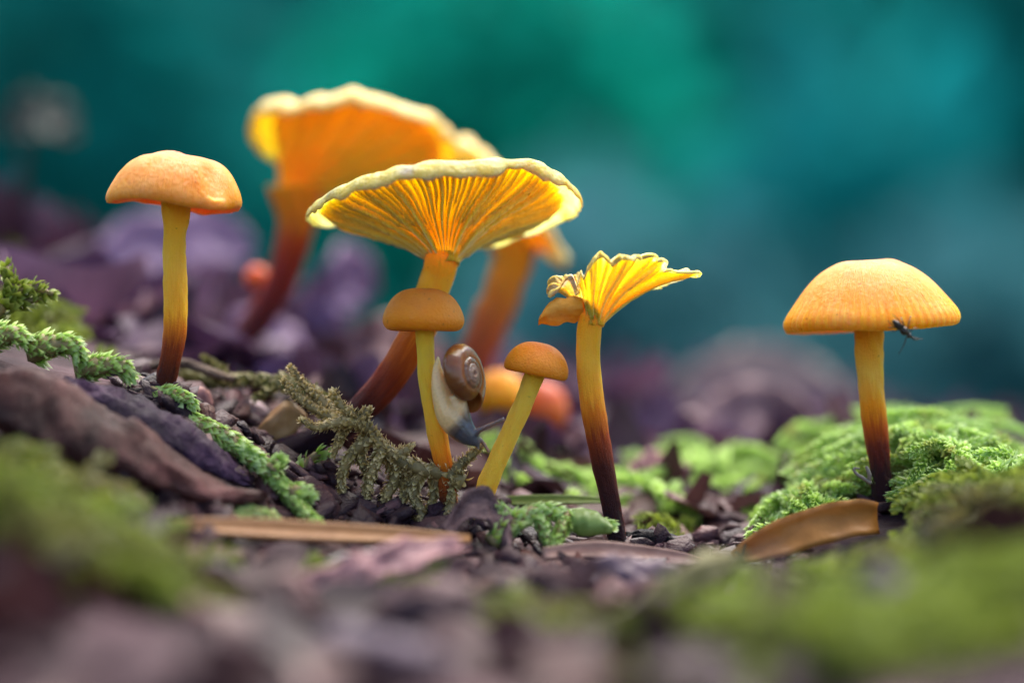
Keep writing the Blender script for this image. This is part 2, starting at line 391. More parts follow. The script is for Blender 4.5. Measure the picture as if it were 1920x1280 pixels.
def funnel_mat(name, top1, top2, us0, us1, rim, crest, scale, rimscale, bump):
    def c(t):
        top = t.ramp(t.noise(700, 5), [(.36, top1), (.64, top2)])
        top = t.mix(t.ramp(t.noise(1600, 3), [(.60, (0, 0, 0)), (.70, (.5, .5, .5))]), top, t.mix(.5, top, (.55, .22, .03)))
        und = t.ramp(t.attr('rr'), [(0, us0), (.45, us1), (.92, us1), (.99, rim)])
        und = t.mix(t.math('MULTIPLY', t.attr('cr'), .75), und, crest)
        und = t.mix(t.ramp(t.noise(900, 4), [(.45, (0, 0, 0)), (.75, (.5, .5, .5))]), und, t.mix(.6, und, us0))
        return t.mix(t.attr('us'), top, und)
    return fungus(name, c, radius=(1, .85, .3), scale=scale, rimscale=rimscale, rough=.5, bump=bump)
M['cap_main'] = funnel_mat('cap_main', (.95, .44, .05), (.97, .55, .14), (.84, .44, .010), (.90, .57, .020), (.97, .68, .28), (.96, .70, .15), .0010, .0022, (2200, .9, .00030))
M['cap_back'] = funnel_mat('cap_back', (.90, .44, .10), (.95, .60, .24), (.72, .34, .006), (.86, .54, .014), (.92, .60, .16), (.90, .62, .05), .0007, .0012, (2200, .6, .0002))
M['cap_torn'] = funnel_mat('cap_torn', (.92, .38, .05), (.96, .52, .14), (.84, .37, .010), (.92, .46, .02), (.95, .60, .18), (.95, .62, .16), .0010, .0018, (2400, .8, .00025))
M['cap_yellow'] = fungus('cap_yellow', cap_col((.66, .17, .02), (.80, .30, .008), (.82, .36, .006), .1))
M['cap_red'] = fungus('cap_red', cap_col((.50, .08, .035), (.52, .07, .02), (.55, .11, .015), .1))

def funnel(parent, A, u, v, n, Rth, H, p, rs, curl, mat, offset=(0, 0), thick=(.06, .03), wave=None, ruff=.0, nth=160, seed=1, name='cap', folds=0, fold_d=.06, jag=0.0):
    """Rth(th): rim radius; curl(th): margin roll size; wave(th): extra height of the rim"""
    th = np.linspace(0, 2 * np.pi, nth, endpoint=False)
    off = offset[0] * u + offset[1] * v
    def P(rho, t):
        rho = np.asarray(rho, float); t = np.asarray(t, float)
        rad = rs + (Rth(t) * (1 + jag * fbm(np.cos(t) * 9 + seed, np.sin(t) * 9, 3)) - rs) * rho
        h = H * (1 - (1 - rho) ** p if p > 1 else np.maximum(rho, 0) ** p) + (wave(t) if wave else 0) * rho ** 2 + ruff * rho ** 3 * fbm(np.cos(t) * 4 + seed, np.sin(t) * 4 + seed * 3, 2)
        return A + rho[..., None] * off + rad[..., None] * (np.cos(t)[..., None] * u + np.sin(t)[..., None] * v) + h[..., None] * n
    rows, us, rr = [], [], []
    def radial(t): return np.cos(t)[..., None] * u + np.sin(t)[..., None] * v
    ct = curl(th); rad = radial(th); CA = 1.55
    tops = np.linspace(0, 1, 30) ** 1.8
    for q in tops:
        rows.append(P(np.full(nth, q), th) + n * (thick[0] + (thick[1] - thick[0]) * q)); us.append(0); rr.append(q)
    cs = np.linspace(0, 1, 9)[1:]
    for c in cs:                                    # outside of the rolled margin
        rows.append(P(np.ones(nth), th) + rad * ((ct + thick[1]) * math.sin(c * CA))[:, None] + n * ((ct + thick[1]) * math.cos(c * CA) - ct)[:, None]); us.append(0); rr.append(1)
    rag = 1 + .4 * fbm(th * 6 + seed, th * 0 + 3, 3) * np.minimum(1, ct / .03)
    for c in cs[::-1]:
        rows.append(P(np.ones(nth), th) + rad * (ct * math.sin(c * CA))[:, None] + n * (ct * (math.cos(c * CA) * rag + (1 - rag)) - ct)[:, None]); us.append(1); rr.append(1)
    crest = [np.zeros(nth)] * len(rows)
    wth = th + .035 * fbm(np.cos(th) * 6 + 2, np.sin(th) * 6, 2)
    for q in tops[::-1]:                            # gill folds run down the underside; short ones start part-way
        wob = wth + .02 * math.sin(q * 7)
        long_ = np.clip(1 - np.abs(np.sin(wob * folds / 2)) * 1.25, 0, 1) ** 1.1
        short = np.clip(1 - np.abs(np.cos(wob * folds / 2)) * 1.6, 0, 1) * np.clip((q - .32 - .2 * vnoise(np.round(wob * folds / 2 / np.pi), wob * 0)) * 5, 0, 1)
        rd = np.maximum(long_ * (.75 + .4 * vnoise(np.round(wob * folds / 2 / np.pi) + 40, wob * 0)), short * .7) if folds else np.zeros(nth)
        env = min(1, q * 9 + .25) * min(1, (1 - q) * 7)
        rows.append(P(np.full(nth, q), th) - n * (rd * fold_d * env)[:, None]); us.append(1); rr.append(q); crest.append(rd * env)
    V = np.vstack(rows); nr = len(rows)
    F = [tuple(f) for f in grid_faces(nr, nth)]; F.append(tuple(range(nth))[::-1]); k = (nr - 1) * nth; F.append(tuple(range(k, k + nth)))
    cap = mesh(name, V, F, mat, parent, attrs={'us': np.repeat(us, nth), 'rr': np.repeat(rr, nth), 'th': np.tile(np.abs(th - np.pi), nr), 'cr': np.concatenate(crest)})
    return cap
def table(pairs):
    a = np.radians([p[0] for p in pairs]); b = np.array([p[1] for p in pairs], float)
    a = np.concatenate([a - 2 * np.pi, a, a + 2 * np.pi]); b = np.tile(b, 3)
    def f(t):
        t = np.mod(t, 2 * np.pi); i = np.clip(np.searchsorted(a, t, side='right') - 1, 0, len(a) - 2)
        k = (t - a[i]) / (a[i + 1] - a[i]); k = k * k * (3 - 2 * k); return b[i] * (1 - k) + b[i + 1] * k
    return f

# -- the flat-topped mushroom by the bark
m = thing('mushroom', at(305, 735, 0), 'flat-topped orange mushroom with dented pinkish crown, beside the purple bark slab', 'mushroom')
stem_part(m, [(330, 372, 0), (329, 420, 0), (326, 480, 0), (329, 540, 0), (330, 590, 0), (326, 640, 0), (316, 690, 0), (304, 740, 0), (296, 790, 0)],
          [54, 48, 44, 45, 46, 43, 40, 37, 40],
          stem_mat('stem_left', [(0, (.88, .42, .010)), (.14, (.92, .50, .03)), (.3, (.93, .56, .06)), (.50, (.90, .46, .025)), (.58, (.62, .19, .008)), (.66, (.26, .045, .006)), (.78, (.075, .012, .006)), (1, BLK)]), seed=1)
def mod1(r, z, th, q):
    rim = np.clip(r, 0, 1) ** 2
    z = z + .035 * rim * np.sin(3 * th + 1) + .07 * fbm(np.cos(th) * 2.2 * r + 3, np.sin(th) * 2.2 * r + 8, 4)
    z = z - .14 * np.exp(-(((r * np.cos(th) - .62) / .16) ** 2 + ((r * np.sin(th) + .55) / .2) ** 2)) * (q < .5)      # dent facing the camera
    z = z + .05 * np.exp(-(((r * np.cos(th) + .1) / .18) ** 2)) * np.clip(1 - r * 1.6, 0, 1) * (q < .5)
    return r * (1 + .02 * np.sin(5 * th) + .025 * rim * vnoise(th * 5, q * 0 + 2)), z
dome_cap(m, at(325, 368, 0), cmpx(126), [(.002, .60), (.22, .63), (.42, .60), (.62, .53), (.80, .37), (.93, .17), (1.0, .0), (1.0, -.10), (.95, -.15), (.88, -.10), (.7, .0), (.4, .06), (.15, .05), (.002, .05)], M['cap_left'], roll=5.5, mod=mod1)

# -- the bell cap on the moss mound
m = thing('mushroom', at(1650, 915, .3), 'orange bell-capped mushroom with pleated rim, growing from the bright moss mound', 'mushroom')
stem_part(m, [(1628, 590, .3), (1629, 630, .3), (1630, 680, .3), (1634, 730, .3), (1639, 780, .3), (1645, 830, .3), (1650, 880, .3), (1654, 925, .3), (1656, 985, .3)],
          [58, 55, 53, 50, 48, 43, 40, 44, 42],
          stem_mat('stem_right', [(0, (.88, .36, .010)), (.12, (.92, .42, .025)), (.28, (.95, .56, .09)), (.42, (.88, .36, .012)), (.52, (.52, .11, .008)), (.62, (.17, .022, .010)), (.74, (.035, .008, .012)), (1, BLK)]), seed=2)
def mod8(r, z, th, q):
    rim = np.clip((r - .72) / .28, 0, 1) * (q < .72)
    rim = rim ** 1.5; pl = np.sin(th * 56 + .8 * np.sin(th * 3)); z = z + .004 * pl * rim; r = r * (1 + .010 * pl * rim + .012 * np.sin(3 * th + 2))
    z = z + .02 * fbm(np.cos(th) * 2 * r + 5, np.sin(th) * 2 * r, 3) + .025 * np.clip(r, 0, 1) ** 2 * np.sin(2 * th + .6)
    return r, z
dome_cap(m, at(1632, 596, .3), cmpx(164, .3), [(.002, .635), (.14, .655), (.28, .655), (.42, .60), (.58, .50), (.74, .35), (.88, .17), (.98, .02), (1.0, -.07), (.97, -.13), (.9, -.12), (.75, -.05), (.45, .02), (.15, .04), (.002, .04)],
         M['cap_right'], roll=-3.5, mod=mod8, nth=240)

# -- the two small buttons
m = thing('mushroom', at(836, 895, -.05), 'small smooth tawny-capped mushroom with the snail on its stem', 'mushroom')
stem_part(m, [(796, 604, -.05), (797, 640, -.05), (800, 690, -.05), (807, 740, -.05), (816, 790, -.05), (826, 840, -.05), (835, 890, -.05), (842, 945, -.05)], [36, 34, 33, 35, 37, 36, 34, 34],
          stem_mat('stem_small', [(0, (.90, .50, .03)), (.2, (.93, .60, .06)), (.58, (.92, .50, .04)), (.72, (.82, .30, .012)), (.84, (.45, .09, .006)), (1, MAR)]), seed=3)
def mod5(r, z, th, q): return r * (1 + .02 * np.sin(2 * th + 1)), z + .02 * np.clip(r, 0, 1) * np.sin(th * 2) + .015 * fbm(np.cos(th) * 1.5 * r, np.sin(th) * 1.5 * r, 2)
dome_cap(m, at(794, 590, -.05), cmpx(75), [(.002, .66), (.3, .645), (.55, .57), (.75, .42), (.91, .18), (1, -.08), (.98, -.25), (.88, -.37), (.7, -.40), (.4, -.38), (.15, -.36), (.002, -.36)], M['cap_small'], roll=0, mod=mod5)
m = thing('mushroom', at(902, 945, -.05), 'smallest orange button mushroom leaning on a slanted yellow stem', 'mushroom')
stem_part(m, [(1008, 692, -.05), (998, 716, -.05), (982, 756, -.05), (962, 800, -.05), (941, 845, -.05), (920, 893, -.05), (902, 940, -.05), (890, 985, -.05)], [36, 37, 36, 36, 37, 38, 38, 38],
          stem_mat('stem_tiny', [(0, (.90, .52, .035)), (.15, (.93, .62, .08)), (.7, (.93, .58, .06)), (.88, (.82, .40, .02)), (1, (.5, .2, .01))]), seed=4)
dome_cap(m, at(1007, 683, -.05), cmpx(60), [(.002, .68), (.3, .66), (.55, .57), (.78, .38), (.94, .12), (1, -.12), (.97, -.28), (.86, -.34), (.6, -.27), (.3, -.2), (.002, -.2)], M['cap_small'], roll=11, mod=mod5)

# -- the large parasol seen from below
Ym = .5
m = thing('mushroom', at(505, 850, .5), 'largest pale yellow funnel mushroom with open gills on a curved maroon stem', 'mushroom')
stem_part(m, [(827, 470, .40), (826, 490, .40), (822, 512, .42), (812, 545, .42), (796, 600, .42), (768, 650, .42), (735, 703, .42), (692, 755, .42), (645, 795, .45), (585, 826, .5), (535, 842, .5), (485, 862, .5)],
          [64, 65, 63, 61, 62, 62, 60, 56, 52, 48, 44, 44],
          stem_mat('stem_main', [(0, (.90, .44, .012)), (.12, (.92, .46, .025)), (.24, (.90, .38, .018)), (.34, (.58, .14, .008)), (.45, (.25, .035, .008)), (.58, (.075, .011, .009)), (.72, (.022, .007, .016)), (1, (.02, .007, .02))]), n=90, seed=5)
u, v, n = basis(17, -4)
Rm = table([(0, .98), (25, .99), (50, .93), (72, .98), (84, .93), (90, .60), (96, .38), (103, .30), (110, .36), (116, .74), (124, .80), (145, .86), (165, .97), (180, .98), (215, .97), (250, .92), (270, .90), (300, .93), (335, .98)])
Cm = table([(0, .09), (40, .04), (90, .025), (150, .03), (178, .07), (215, .12), (270, .15), (295, .145), (303, .07), (309, .065), (316, .15), (345, .14)])
Wm = table([(0, .0), (45, .0), (70, .0), (105, 0), (135, .10), (170, .04), (215, -.02), (270, .02), (320, .05)])
Cc = at(829, 388, Ym); A = Cc - n * .44
funnel(m, A, u, v, n, lambda t_: .905 * Rm(t_), .44, .5, .098, lambda t_: 1.0 * Cm(t_), M['cap_main'], thick=(.05, .012), wave=Wm, ruff=.03, nth=620, folds=44, fold_d=.075, jag=.03)

# -- the torn cap
m = thing('mushroom', at(1160, 1020, 0), 'torn ragged yellow funnel mushroom on a tall black-footed stem', 'mushroom')
stem_part(m, [(1110, 560, 0), (1109, 590, 0), (1105, 630, 0), (1103, 680, 0), (1107, 730, 0), (1116, 790, 0), (1127, 850, 0), (1139, 910, 0), (1150, 970, 0), (1159, 1030, 0), (1164, 1080, 0)],
          [44, 46, 47, 46, 45, 45, 42, 38, 36, 36, 36],
          stem_mat('stem_torn', [(0, (.86, .38, .010)), (.10, (.90, .43, .015)), (.22, (.93, .54, .05)), (.34, (.90, .44, .03)), (.41, (.62, .19, .010)), (.49, (.26, .042, .008)), (.60, (.075, .014, .010)), (.8, (.018, .006, .010)), (1, BLK)]), seed=6)
u, v, n = basis(9, -3)
Rt = table([(0, .72), (12, .66), (20, .70), (40, .55), (62, .42), (90, .33), (120, .28), (150, .24), (165, .22), (180, .24), (200, .25), (218, .13), (232, .11), (250, .20), (275, .33), (300, .42), (320, .50), (336, .62), (346, .55), (352, .70)])
Ct = table([(0, .03), (45, .03), (120, .04), (165, .09), (200, .09), (225, .02), (260, .05), (290, .07), (320, .05), (345, .02)])
Wt = table([(0, .02), (60, -.04), (120, -.02), (180, -.05), (215, -.12), (240, -.10), (270, -.04), (300, .0), (330, .03), (347, -.08)])
cp = funnel(m, at(1110, 612, 0), u, v, n, Rt, .40, .62, .085, lambda t_: .5 * Ct(t_), M['cap_torn'], thick=(.035, .012), wave=Wt, ruff=.15, nth=480, seed=4, folds=26, fold_d=.032, jag=.20)
# its drooping torn lobe on the other side of the stem, and the flap hanging under the rim
def lobe(px_top, px_bot, name, mat, Y0, bulge, parent, nn=14, thick=.012):
    a = resample(np.array([at(*p) for p in px_top]), nn); b = resample(np.array([at(*p) for p in px_bot]), nn)
    rows = []
    for k in np.linspace(0, 1, 9):
        rows.append(a * (1 - k) + b * k + np.array([0, -1, 0]) * bulge * math.sin(math.pi * (.15 + .75 * k)) + np.array([0, 0, .02]) * fbm(np.linspace(0, 5, nn), np.full(nn, k * 3), 2)[:, None])
    Vf = np.array(rows); Vb = Vf + np.array([0, thick, -.004])
    V = np.concatenate([Vf.reshape(-1, 3), Vb.reshape(-1, 3)]); m_ = 9 * nn
    F = [tuple(f) for f in grid_faces(9, nn, False)] + [tuple(f)[::-1] for f in grid_faces(9, nn, False, m_)]
    ed = [i for i in range(nn)] + [k * nn + nn - 1 for k in range(1, 9)] + [8 * nn + i for i in range(nn - 2, -1, -1)] + [k * nn for k in range(7, 0, -1)]
    for i in range(len(ed)): p, q = ed[i], ed[(i + 1) % len(ed)]; F.append((q, p, p + m_, q + m_))
    qk = np.tile(np.repeat(np.linspace(1, .3, 9), nn), 2)
    return mesh(name, V, F, mat, parent, attrs={'us': np.where(np.tile(np.repeat(np.linspace(0, 1, 9), nn), 2) > .45, 1, 0), 'rr': qk, 'th': qk, 'cr': qk * 0})
lobe([(1010, 600, -.02), (1020, 575, -.02), (1038, 559, 0), (1060, 562, 0), (1078, 556, 0), (1092, 558, 0)],
     [(1009, 606, .05), (1022, 605, .05), (1040, 608, .06), (1060, 606, .06), (1080, 602, .04), (1094, 592, .02)], 'lobe', leafy('cap_flap', lambda t: t.ramp(t.noise(600, 4), [(.35, (.96, .50, .03)), (.65, (.97, .60, .14))]), .55, .45, .3, (2400, .8, .00025)), 0, .10, cp)

# -- the blurred ones behind
Yb = 3.2
m = thing('mushroom', at(425, 700, Yb), 'tall trumpet mushroom with broad amber underside and dark red stem, behind the others', 'mushroom')
stem_part(m, [(556, 350, Yb), (556, 385, Yb), (556, 420, Yb), (545, 470, Yb), (525, 530, Yb), (490, 590, Yb), (455, 640, Yb), (430, 690, Yb), (415, 745, Yb)], [105, 84, 68, 60, 56, 54, 52, 50, 52],
          stem_mat('stem_back', [(0, (0.72, 0.27, 0.008)), (.14, (0.68, 0.22, 0.01)), (.24, (0.42, 0.06, 0.008)), (.36, (0.26, 0.022, 0.012)), (.65, (0.11, 0.018, 0.022)), (1, (0.04, 0.012, 0.02))]), seed=7)
u, v, n = basis(23, 9)
Rb = table([(0, .95), (40, .85), (90, .75), (130, .62), (160, .66), (180, .80), (210, .92), (240, .86), (270, .86), (320, .95)])
Cb = table([(0, .12), (90, .06), (150, .05), (200, .15), (270, .15), (330, .14)])
Wb = table([(0, .06), (90, -.05), (140, -.16), (180, -.05), (205, .05), (235, .0), (270, .08), (320, .10)])
Cc = at(664, 272, Yb); A = at(556, 372, Yb)
dv = Cc - A
funnel(m, A, u, v, n, lambda t_: .80 * Rb(t_), float(dv @ n), .6, .15, lambda t_: 1.0 * Cb(t_), M['cap_back'], offset=(float(dv @ u), float(dv @ v)), thick=(.06, .03), wave=Wb, ruff=.05, seed=6, nth=400, folds=34, fold_d=.06, jag=.04)
Yk = 3.6
m = thing('mushroom', at(880, 690, Yk), 'blurred amber mushroom standing right behind the largest cap, stem rusty below', 'mushroom')
stem_part(m, [(952, 430, Yk), (966, 470, Yk), (948, 530, Yk), (925, 590, Yk), (900, 645, Yk), (885, 700, Yk), (878, 760, Yk)], [100, 78, 70, 68, 66, 64, 60],
          stem_mat('stem_hid', [(0, (0.8, 0.4, 0.015)), (.25, (0.76, 0.3, 0.015)), (.5, (0.5, 0.14, 0.03)), (.8, (0.28, 0.05, 0.03)), (1, MAR)]), seed=8)
u, v, n = basis(4, 50)
funnel(m, at(938, 446, Yk), u, v, n, table([(0, .60), (90, .55), (180, .62), (270, .55)]), .30, 1.6, .16, table([(0, .05), (180, .06)]), M['cap_back'], offset=(-.15, 0), thick=(.06, .03), ruff=.03, seed=9)
def button(px, py, Yq, rpx, mat, label, stem, tilt=0, roll=0, stops=None):
    m = thing('mushroom', at(stem[-1][0], stem[-1][1], Yq), label, 'mushroom')
    stem_part(m, [(a, b, Yq) for a, b in stem], [rpx * .62] * len(stem), stem_mat('stem_button', stops or [(0, (0.7, 0.24, 0.02)), (.6, (0.45, 0.09, 0.03)), (1, MAR)]), n=24, ring=16)
    dome_cap(m, at(px, py, Yq), cmpx(rpx, Yq), [(.002, 1.0), (.4, .93), (.75, .66), (.95, .25), (1, -.1), (.9, -.42), (.6, -.55), (.002, -.55)], mat, tilt, roll, nth=40)
button(938, 742, 3.0, 50, M['cap_yellow'], 'plump yellow-orange young mushroom behind the smallest button', [(938, 760), (940, 830), (942, 900)], roll=-8)
button(1010, 768, 3.3, 56, M['cap_red'], 'coral red young mushroom tucked against the yellow-orange one', [(1014, 790), (1012, 840), (1010, 900)], roll=8)
button(482, 522, 3.6, 24, M['cap_red'], 'tiny dark red button mushroom beside the dark red trumpet stem', [(482, 530), (474, 590), (462, 660), (452, 740)], stops=[(0, (.2, .03, .02)), (.4, (.06, .015, .02)), (1, (.03, .012, .02))])

# ------------------------------------------------------------------ the snail
def remeshed(parts, vox, name, smooth=4):
    """unite overlapping closed shapes (cm) into one continuous skin"""
    V, F = join(parts)
    me = bpy.data.meshes.new('tmp'); me.from_pydata([tuple(p) for p in V], [], F); o = bpy.data.objects.new('tmp', me); COL.objects.link(o)
    r = o.modifiers.new('r', 'REMESH'); r.mode = 'VOXEL'; r.voxel_size = vox
    s = o.modifiers.new('s', 'SMOOTH'); s.iterations = smooth; s.factor = .5
    ev = o.evaluated_get(bpy.context.evaluated_depsgraph_get()); m2 = bpy.data.meshes.new_from_object(ev)
    VV = np.zeros(len(m2.vertices) * 3); m2.vertices.foreach_get('co', VV)
    FF = [tuple(p.vertices) for p in m2.polygons]
    bpy.data.objects.remove(o); bpy.data.meshes.remove(me); bpy.data.meshes.remove(m2)
    return VV.reshape(-1, 3), FF
def pxtube(pts, n=24, ring=14, flat=1.0):        # pts: (px, py, Y, radius px)
    P = [at(p[0], p[1], p[2]) for p in pts]; return tube(P, [cmpx(p[3]) for p in pts], n, ring, 0, 0, flat)[:2]
YS = -.16
snail = thing('snail', at(836, 760, YS), 'small glossy brown snail crawling head-down on the yellow stem', 'snail')
body = [pxtube([(822, 668, YS + .02, 2), (820, 690, YS + .02, 9), (825, 720, YS + .02, 17), (834, 752, YS + .01, 23), (845, 778, YS, 27), (859, 798, YS, 26), (873, 813, YS, 21), (887, 825, YS, 13), (896, 832, YS, 7), (899, 835, YS, 3)]),
        pxtube([(856, 740, YS - .02, 16), (862, 770, YS - .02, 18), (872, 795, YS - .01, 15), (884, 812, YS, 12), (892, 822, YS, 9)]),
        pxtube([(886, 816, YS - .02, 7), (900, 805, YS - .04, 5), (918, 797, YS - .06, 3.8), (934, 790, YS - .08, 3.6), (946, 785, YS - .09, 4.4)]),
        pxtube([(892, 820, YS + .02, 6), (902, 826, YS + .03, 4.4), (910, 836, YS + .04, 3.4), (917, 848, YS + .05, 3.8)]),
        pxtube([(894, 832, YS, 4), (897, 839, YS - .01, 2.6), (898, 844, YS - .01, 2.2)], 8)]
V, F = remeshed(body, .008, 'body', 3)
hd = (V - at(845, 740, YS)) @ nrm(at(893, 812, YS) - at(835, 760, YS)) / cmpx(60)
def skin(t):
    c = t.ramp(t.math('ADD', t.attr('hd'), t.math('MULTIPLY_ADD', t.noise(900, 4), .3, -.15)), [(-.0, (.80, .54, .24)), (.55, (.74, .50, .24)), (.78, (.20, .14, .10)), (.95, (.06, .055, .06)), (1, (.07, .075, .095))])
    return t.mix(t.ramp(t.noise(6000, 2), [(.5, (0, 0, 0)), (.68, (.16, .16, .16))]), c, (.20, .13, .08))
M['snail_skin'] = fungus('snail_skin', skin, sss=.8, radius=(1, .7, .45), scale=.0012, rough=.20, bump=(4500, .6, .00008), spec=.6)
mesh('body', V, F, M['snail_skin'], snail, attrs={'hd': hd})
# shell: whorls of a flat coil, axis turned to the side and towards the camera
ax = nrm(np.array([.86, -.46, .15])); e1 = nrm(np.cross(np.array([0, 0, 1.]), ax)); e2 = np.cross(ax, e1)
turns, npt, ring = 4.1, 260, 26
ph = np.linspace(0, 2 * np.pi * turns, npt); g = math.log(1.62) / (2 * np.pi)
Rsp = .150 * np.exp(g * (ph - ph[-1])); tr = Rsp * .62
tr[-14:] *= np.linspace(1, 1.10, 14)
end_ang = R_(-118)
an = end_ang - (ph[-1] - ph)
cen = Rsp[:, None] * (np.cos(an)[:, None] * -e1 + np.sin(an)[:, None] * e2) + ((.150 - Rsp) * .85)[:, None] * ax
rad = np.cos(an)[:, None] * -e1 + np.sin(an)[:, None] * e2
a = np.linspace(0, 2 * np.pi, ring, endpoint=False)
V = cen[:, None] + tr[:, None, None] * (1.06 * np.cos(a)[None, :, None] * rad[:, None] + .98 * np.sin(a)[None, :, None] * ax)
V = V * (1 + .0025 * np.sin(ph * 46)[:, None, None] * np.ones((1, ring, 1)))
V = V * 1.12; cen = cen * 1.12; sc_ = at(860, 706, YS - .10); Vt = V.reshape(-1, 3) + sc_
F = [tuple(f) for f in grid_faces(npt, ring)] + [tuple(range(ring))[::-1]]
lip_in = cen[-1] + (V[-1] - cen[-1]) * .88 - nrm(cen[-1] - cen[-2]) * .004
k0 = len(Vt); Vt = np.vstack([Vt, lip_in + sc_, (cen[-12] + (V[-12] - cen[-12]) * .8) + sc_])
F += [tuple(f) for f in grid_faces(3, ring, True, (npt - 1) * ring)] ; F.append(tuple(range(k0 + ring, k0 + 2 * ring)))
wt = np.concatenate([np.repeat(ph / ph[-1], ring), np.ones(2 * ring)])
def shellm():
    t = NT('snail_shell')
    streak = t.noise(1.0, 3, t.comb(t.math('MULTIPLY', t.attr('wt'), 70.0), .3))
    c = t.ramp(t.attr('wt'), [(.35, (.26, .15, .11)), (.62, (.12, .05, .024)), (.82, (.17, .052, .009)), (1, (.27, .088, .013))])
    c = t.mix(t.ramp(streak, [(.35, (0, 0, 0)), (.7, (.7, .7, .7))]), c, t.mix(.5, c, (.10, .05, .03)))
    b = t.principled(Base_Color=c, Roughness=.24, Subsurface_Weight=.5, Subsurface_Radius=Vector((1, .45, .2)), Subsurface_Scale=.0008, Specular_IOR_Level=.45, Coat_Weight=.15, Coat_Roughness=.12)
    t.l(t.bump(streak, .7, .00016), b.inputs['Normal'])
    return t.done(b.outputs[0])
M['shell'] = shellm()
mesh('shell', Vt, F, M['shell'], snail, attrs={'wt': wt})

# ------------------------------------------------------------------ the gnat on the bell cap
YG = -.40
gn = thing('gnat', at(1690, 615, YG), 'tiny dark gnat with thin legs clinging to the rim of the bell cap', 'insect')
V, F = remeshed([pxtube([(1674, 600, YG, 3), (1680, 606, YG, 5.5), (1687, 612, YG, 6.5), (1692, 617, YG, 6)]), pxtube([(1690, 614, YG, 5), (1695, 620, YG, 8), (1700, 626, YG, 6)]), pxtube([(1701, 626, YG, 2), (1705, 629, YG, 5.5), (1709, 631, YG, 3)])], .006, 'body', 2)
M['gnat'] = plain_litter('gnat_body', (.012, .010, .010), (.05, .035, .018), 3000, 0, .35, (6000, .4, .00004))
M['gnat_wing'] = leafy('gnat_wing', lambda t: t.ramp(t.noise(3000, 3), [(.3, (.04, .025, .012)), (.7, (.14, .08, .03))]), .5, .25, .6)
mesh('body', V, F, M['gnat'], gn)
for wing in ([(1697, 619, YG - .02), (1684, 600, YG - .05), (1672, 588, YG - .02)], [(1693, 623, YG - .02), (1676, 612, YG - .05), (1665, 601, YG)]):
    V, F, t_ = tube([at(*p) for p in wing], [cmpx(2), cmpx(6), cmpx(2.5)], 12, 10, 0, 0, .12); mesh('wing', V, F, M['gnat_wing'], gn)
for lg in ([(1696, 613, YG), (1692, 602, YG - .02), (1689, 594, YG + .02)], [(1702, 620, YG), (1704, 606, YG - .02), (1708, 592, YG + .02)], [(1703, 624, YG), (1712, 617, YG - .02), (1720, 614, YG + .02)],
           [(1682, 612, YG), (1673, 614, YG), (1665, 613, YG + .03)], [(1684, 618, YG), (1678, 621, YG), (1670, 622, YG + .03)], [(1700, 632, YG), (1694, 648, YG), (1685, 664, YG)]):
    V, F, t_ = tube([at(*p) for p in lg], [cmpx(1.3), cmpx(1.0), cmpx(.6)], 10, 6); mesh('leg', V, F, M['gnat'], gn)
for an_ in ([(1708, 630, YG), (1718, 634, YG), (1731, 636, YG - .02)], [(1708, 632, YG + .02), (1716, 637, YG + .03), (1726, 635, YG + .04)]):
    V, F, t_ = tube([at(*p) for p in an_], [cmpx(1.5), cmpx(1.2), cmpx(.5)], 10, 6); mesh('antenna', V, F, M['gnat'], gn)

# ------------------------------------------------------------------ bark, twigs, needles, dead leaves
def slab(name, top, bot, mat, label, cat, depth=.5, rough=.05, n=46, seed=0, kind=None):
    """chunk of bark: upper and lower edge in the picture plane, given depth; sections of 16 points"""
    a = resample(np.array([at(*p) for p in top]), n); b = resample(np.array([at(*p) for p in bot]), n)
    ring = 22; ang = np.linspace(0, 2 * np.pi, ring, endpoint=False); rows = []
    for i in range(n):
        c = (a[i] + b[i]) / 2; h = (a[i] - b[i]) / 2; k = min(1, 3 * (i + .3) / n, 3 * (n - i - .6) / n) ** .5
        ca, sa = np.cos(ang), np.sin(ang); sq = lambda q: np.sign(q) * np.abs(q) ** .6
        rows.append(c + sq(sa)[:, None] * h * k + sq(ca)[:, None] * np.array([0, depth * k, 0]))
    V = np.array(rows); cen = V.mean(1, keepdims=True); out = nrm(V - cen)
    i_, j_ = np.meshgrid(np.arange(n), ang, indexing='ij')
    V = V + out * (rough * (fbm(i_ * .10 + seed, np.cos(j_) * 2.2 + np.sin(j_) * 3.1 + seed, 4) + .6 * fbm(i_ * .35 + seed, j_ * 3, 3)))[..., None]
    V = V.reshape(-1, 3); F = [tuple(f) for f in grid_faces(n, ring)] + [tuple(range(ring))[::-1], tuple(range((n - 1) * ring, n * ring))]
    return tagit(mesh(name, V, F, mat), label, cat)
def bark_mat(name, c1, c2, c3, sc=220):
    t = NT(name); nz = t.noise(sc, 7, rough=.7)
    b = t.principled(Base_Color=t.ramp(nz, [(.3, c1), (.52, c2), (.72, c3)]), Roughness=.6, Specular_IOR_Level=.28)
    t.l(t.bump(t.noise(sc * 4, 6, rough=.7), .9, .0005, t.bump(nz, .7, .0012)), b.inputs['Normal'])
    return t.done(b.outputs[0])
M['bark'] = bark_mat('bark', (.009, .003, .003), (.065, .018, .016), (.20, .075, .070))
M['bark_dark'] = bark_mat('bark_dark', (.006, .005, .008), (.016, .012, .018), (.045, .032, .045), 500)
slab('bark_slab', [(-60, 632, -1.0), (60, 672, -1.0), (160, 735, -.95), (260, 800, -.9), (360, 868, -.85), (440, 905, -.8), (505, 915, -.75)],
     [(-60, 840, -1.2), (60, 850, -1.2), (160, 870, -1.15), (260, 900, -1.1), (360, 940, -1.0), (440, 955, -.9), (500, 945, -.8)], M['bark'], 'long purple brown slab of rotting bark sloping down below the flat-topped mushroom', 'bark', .35, .09, n=70, seed=3)
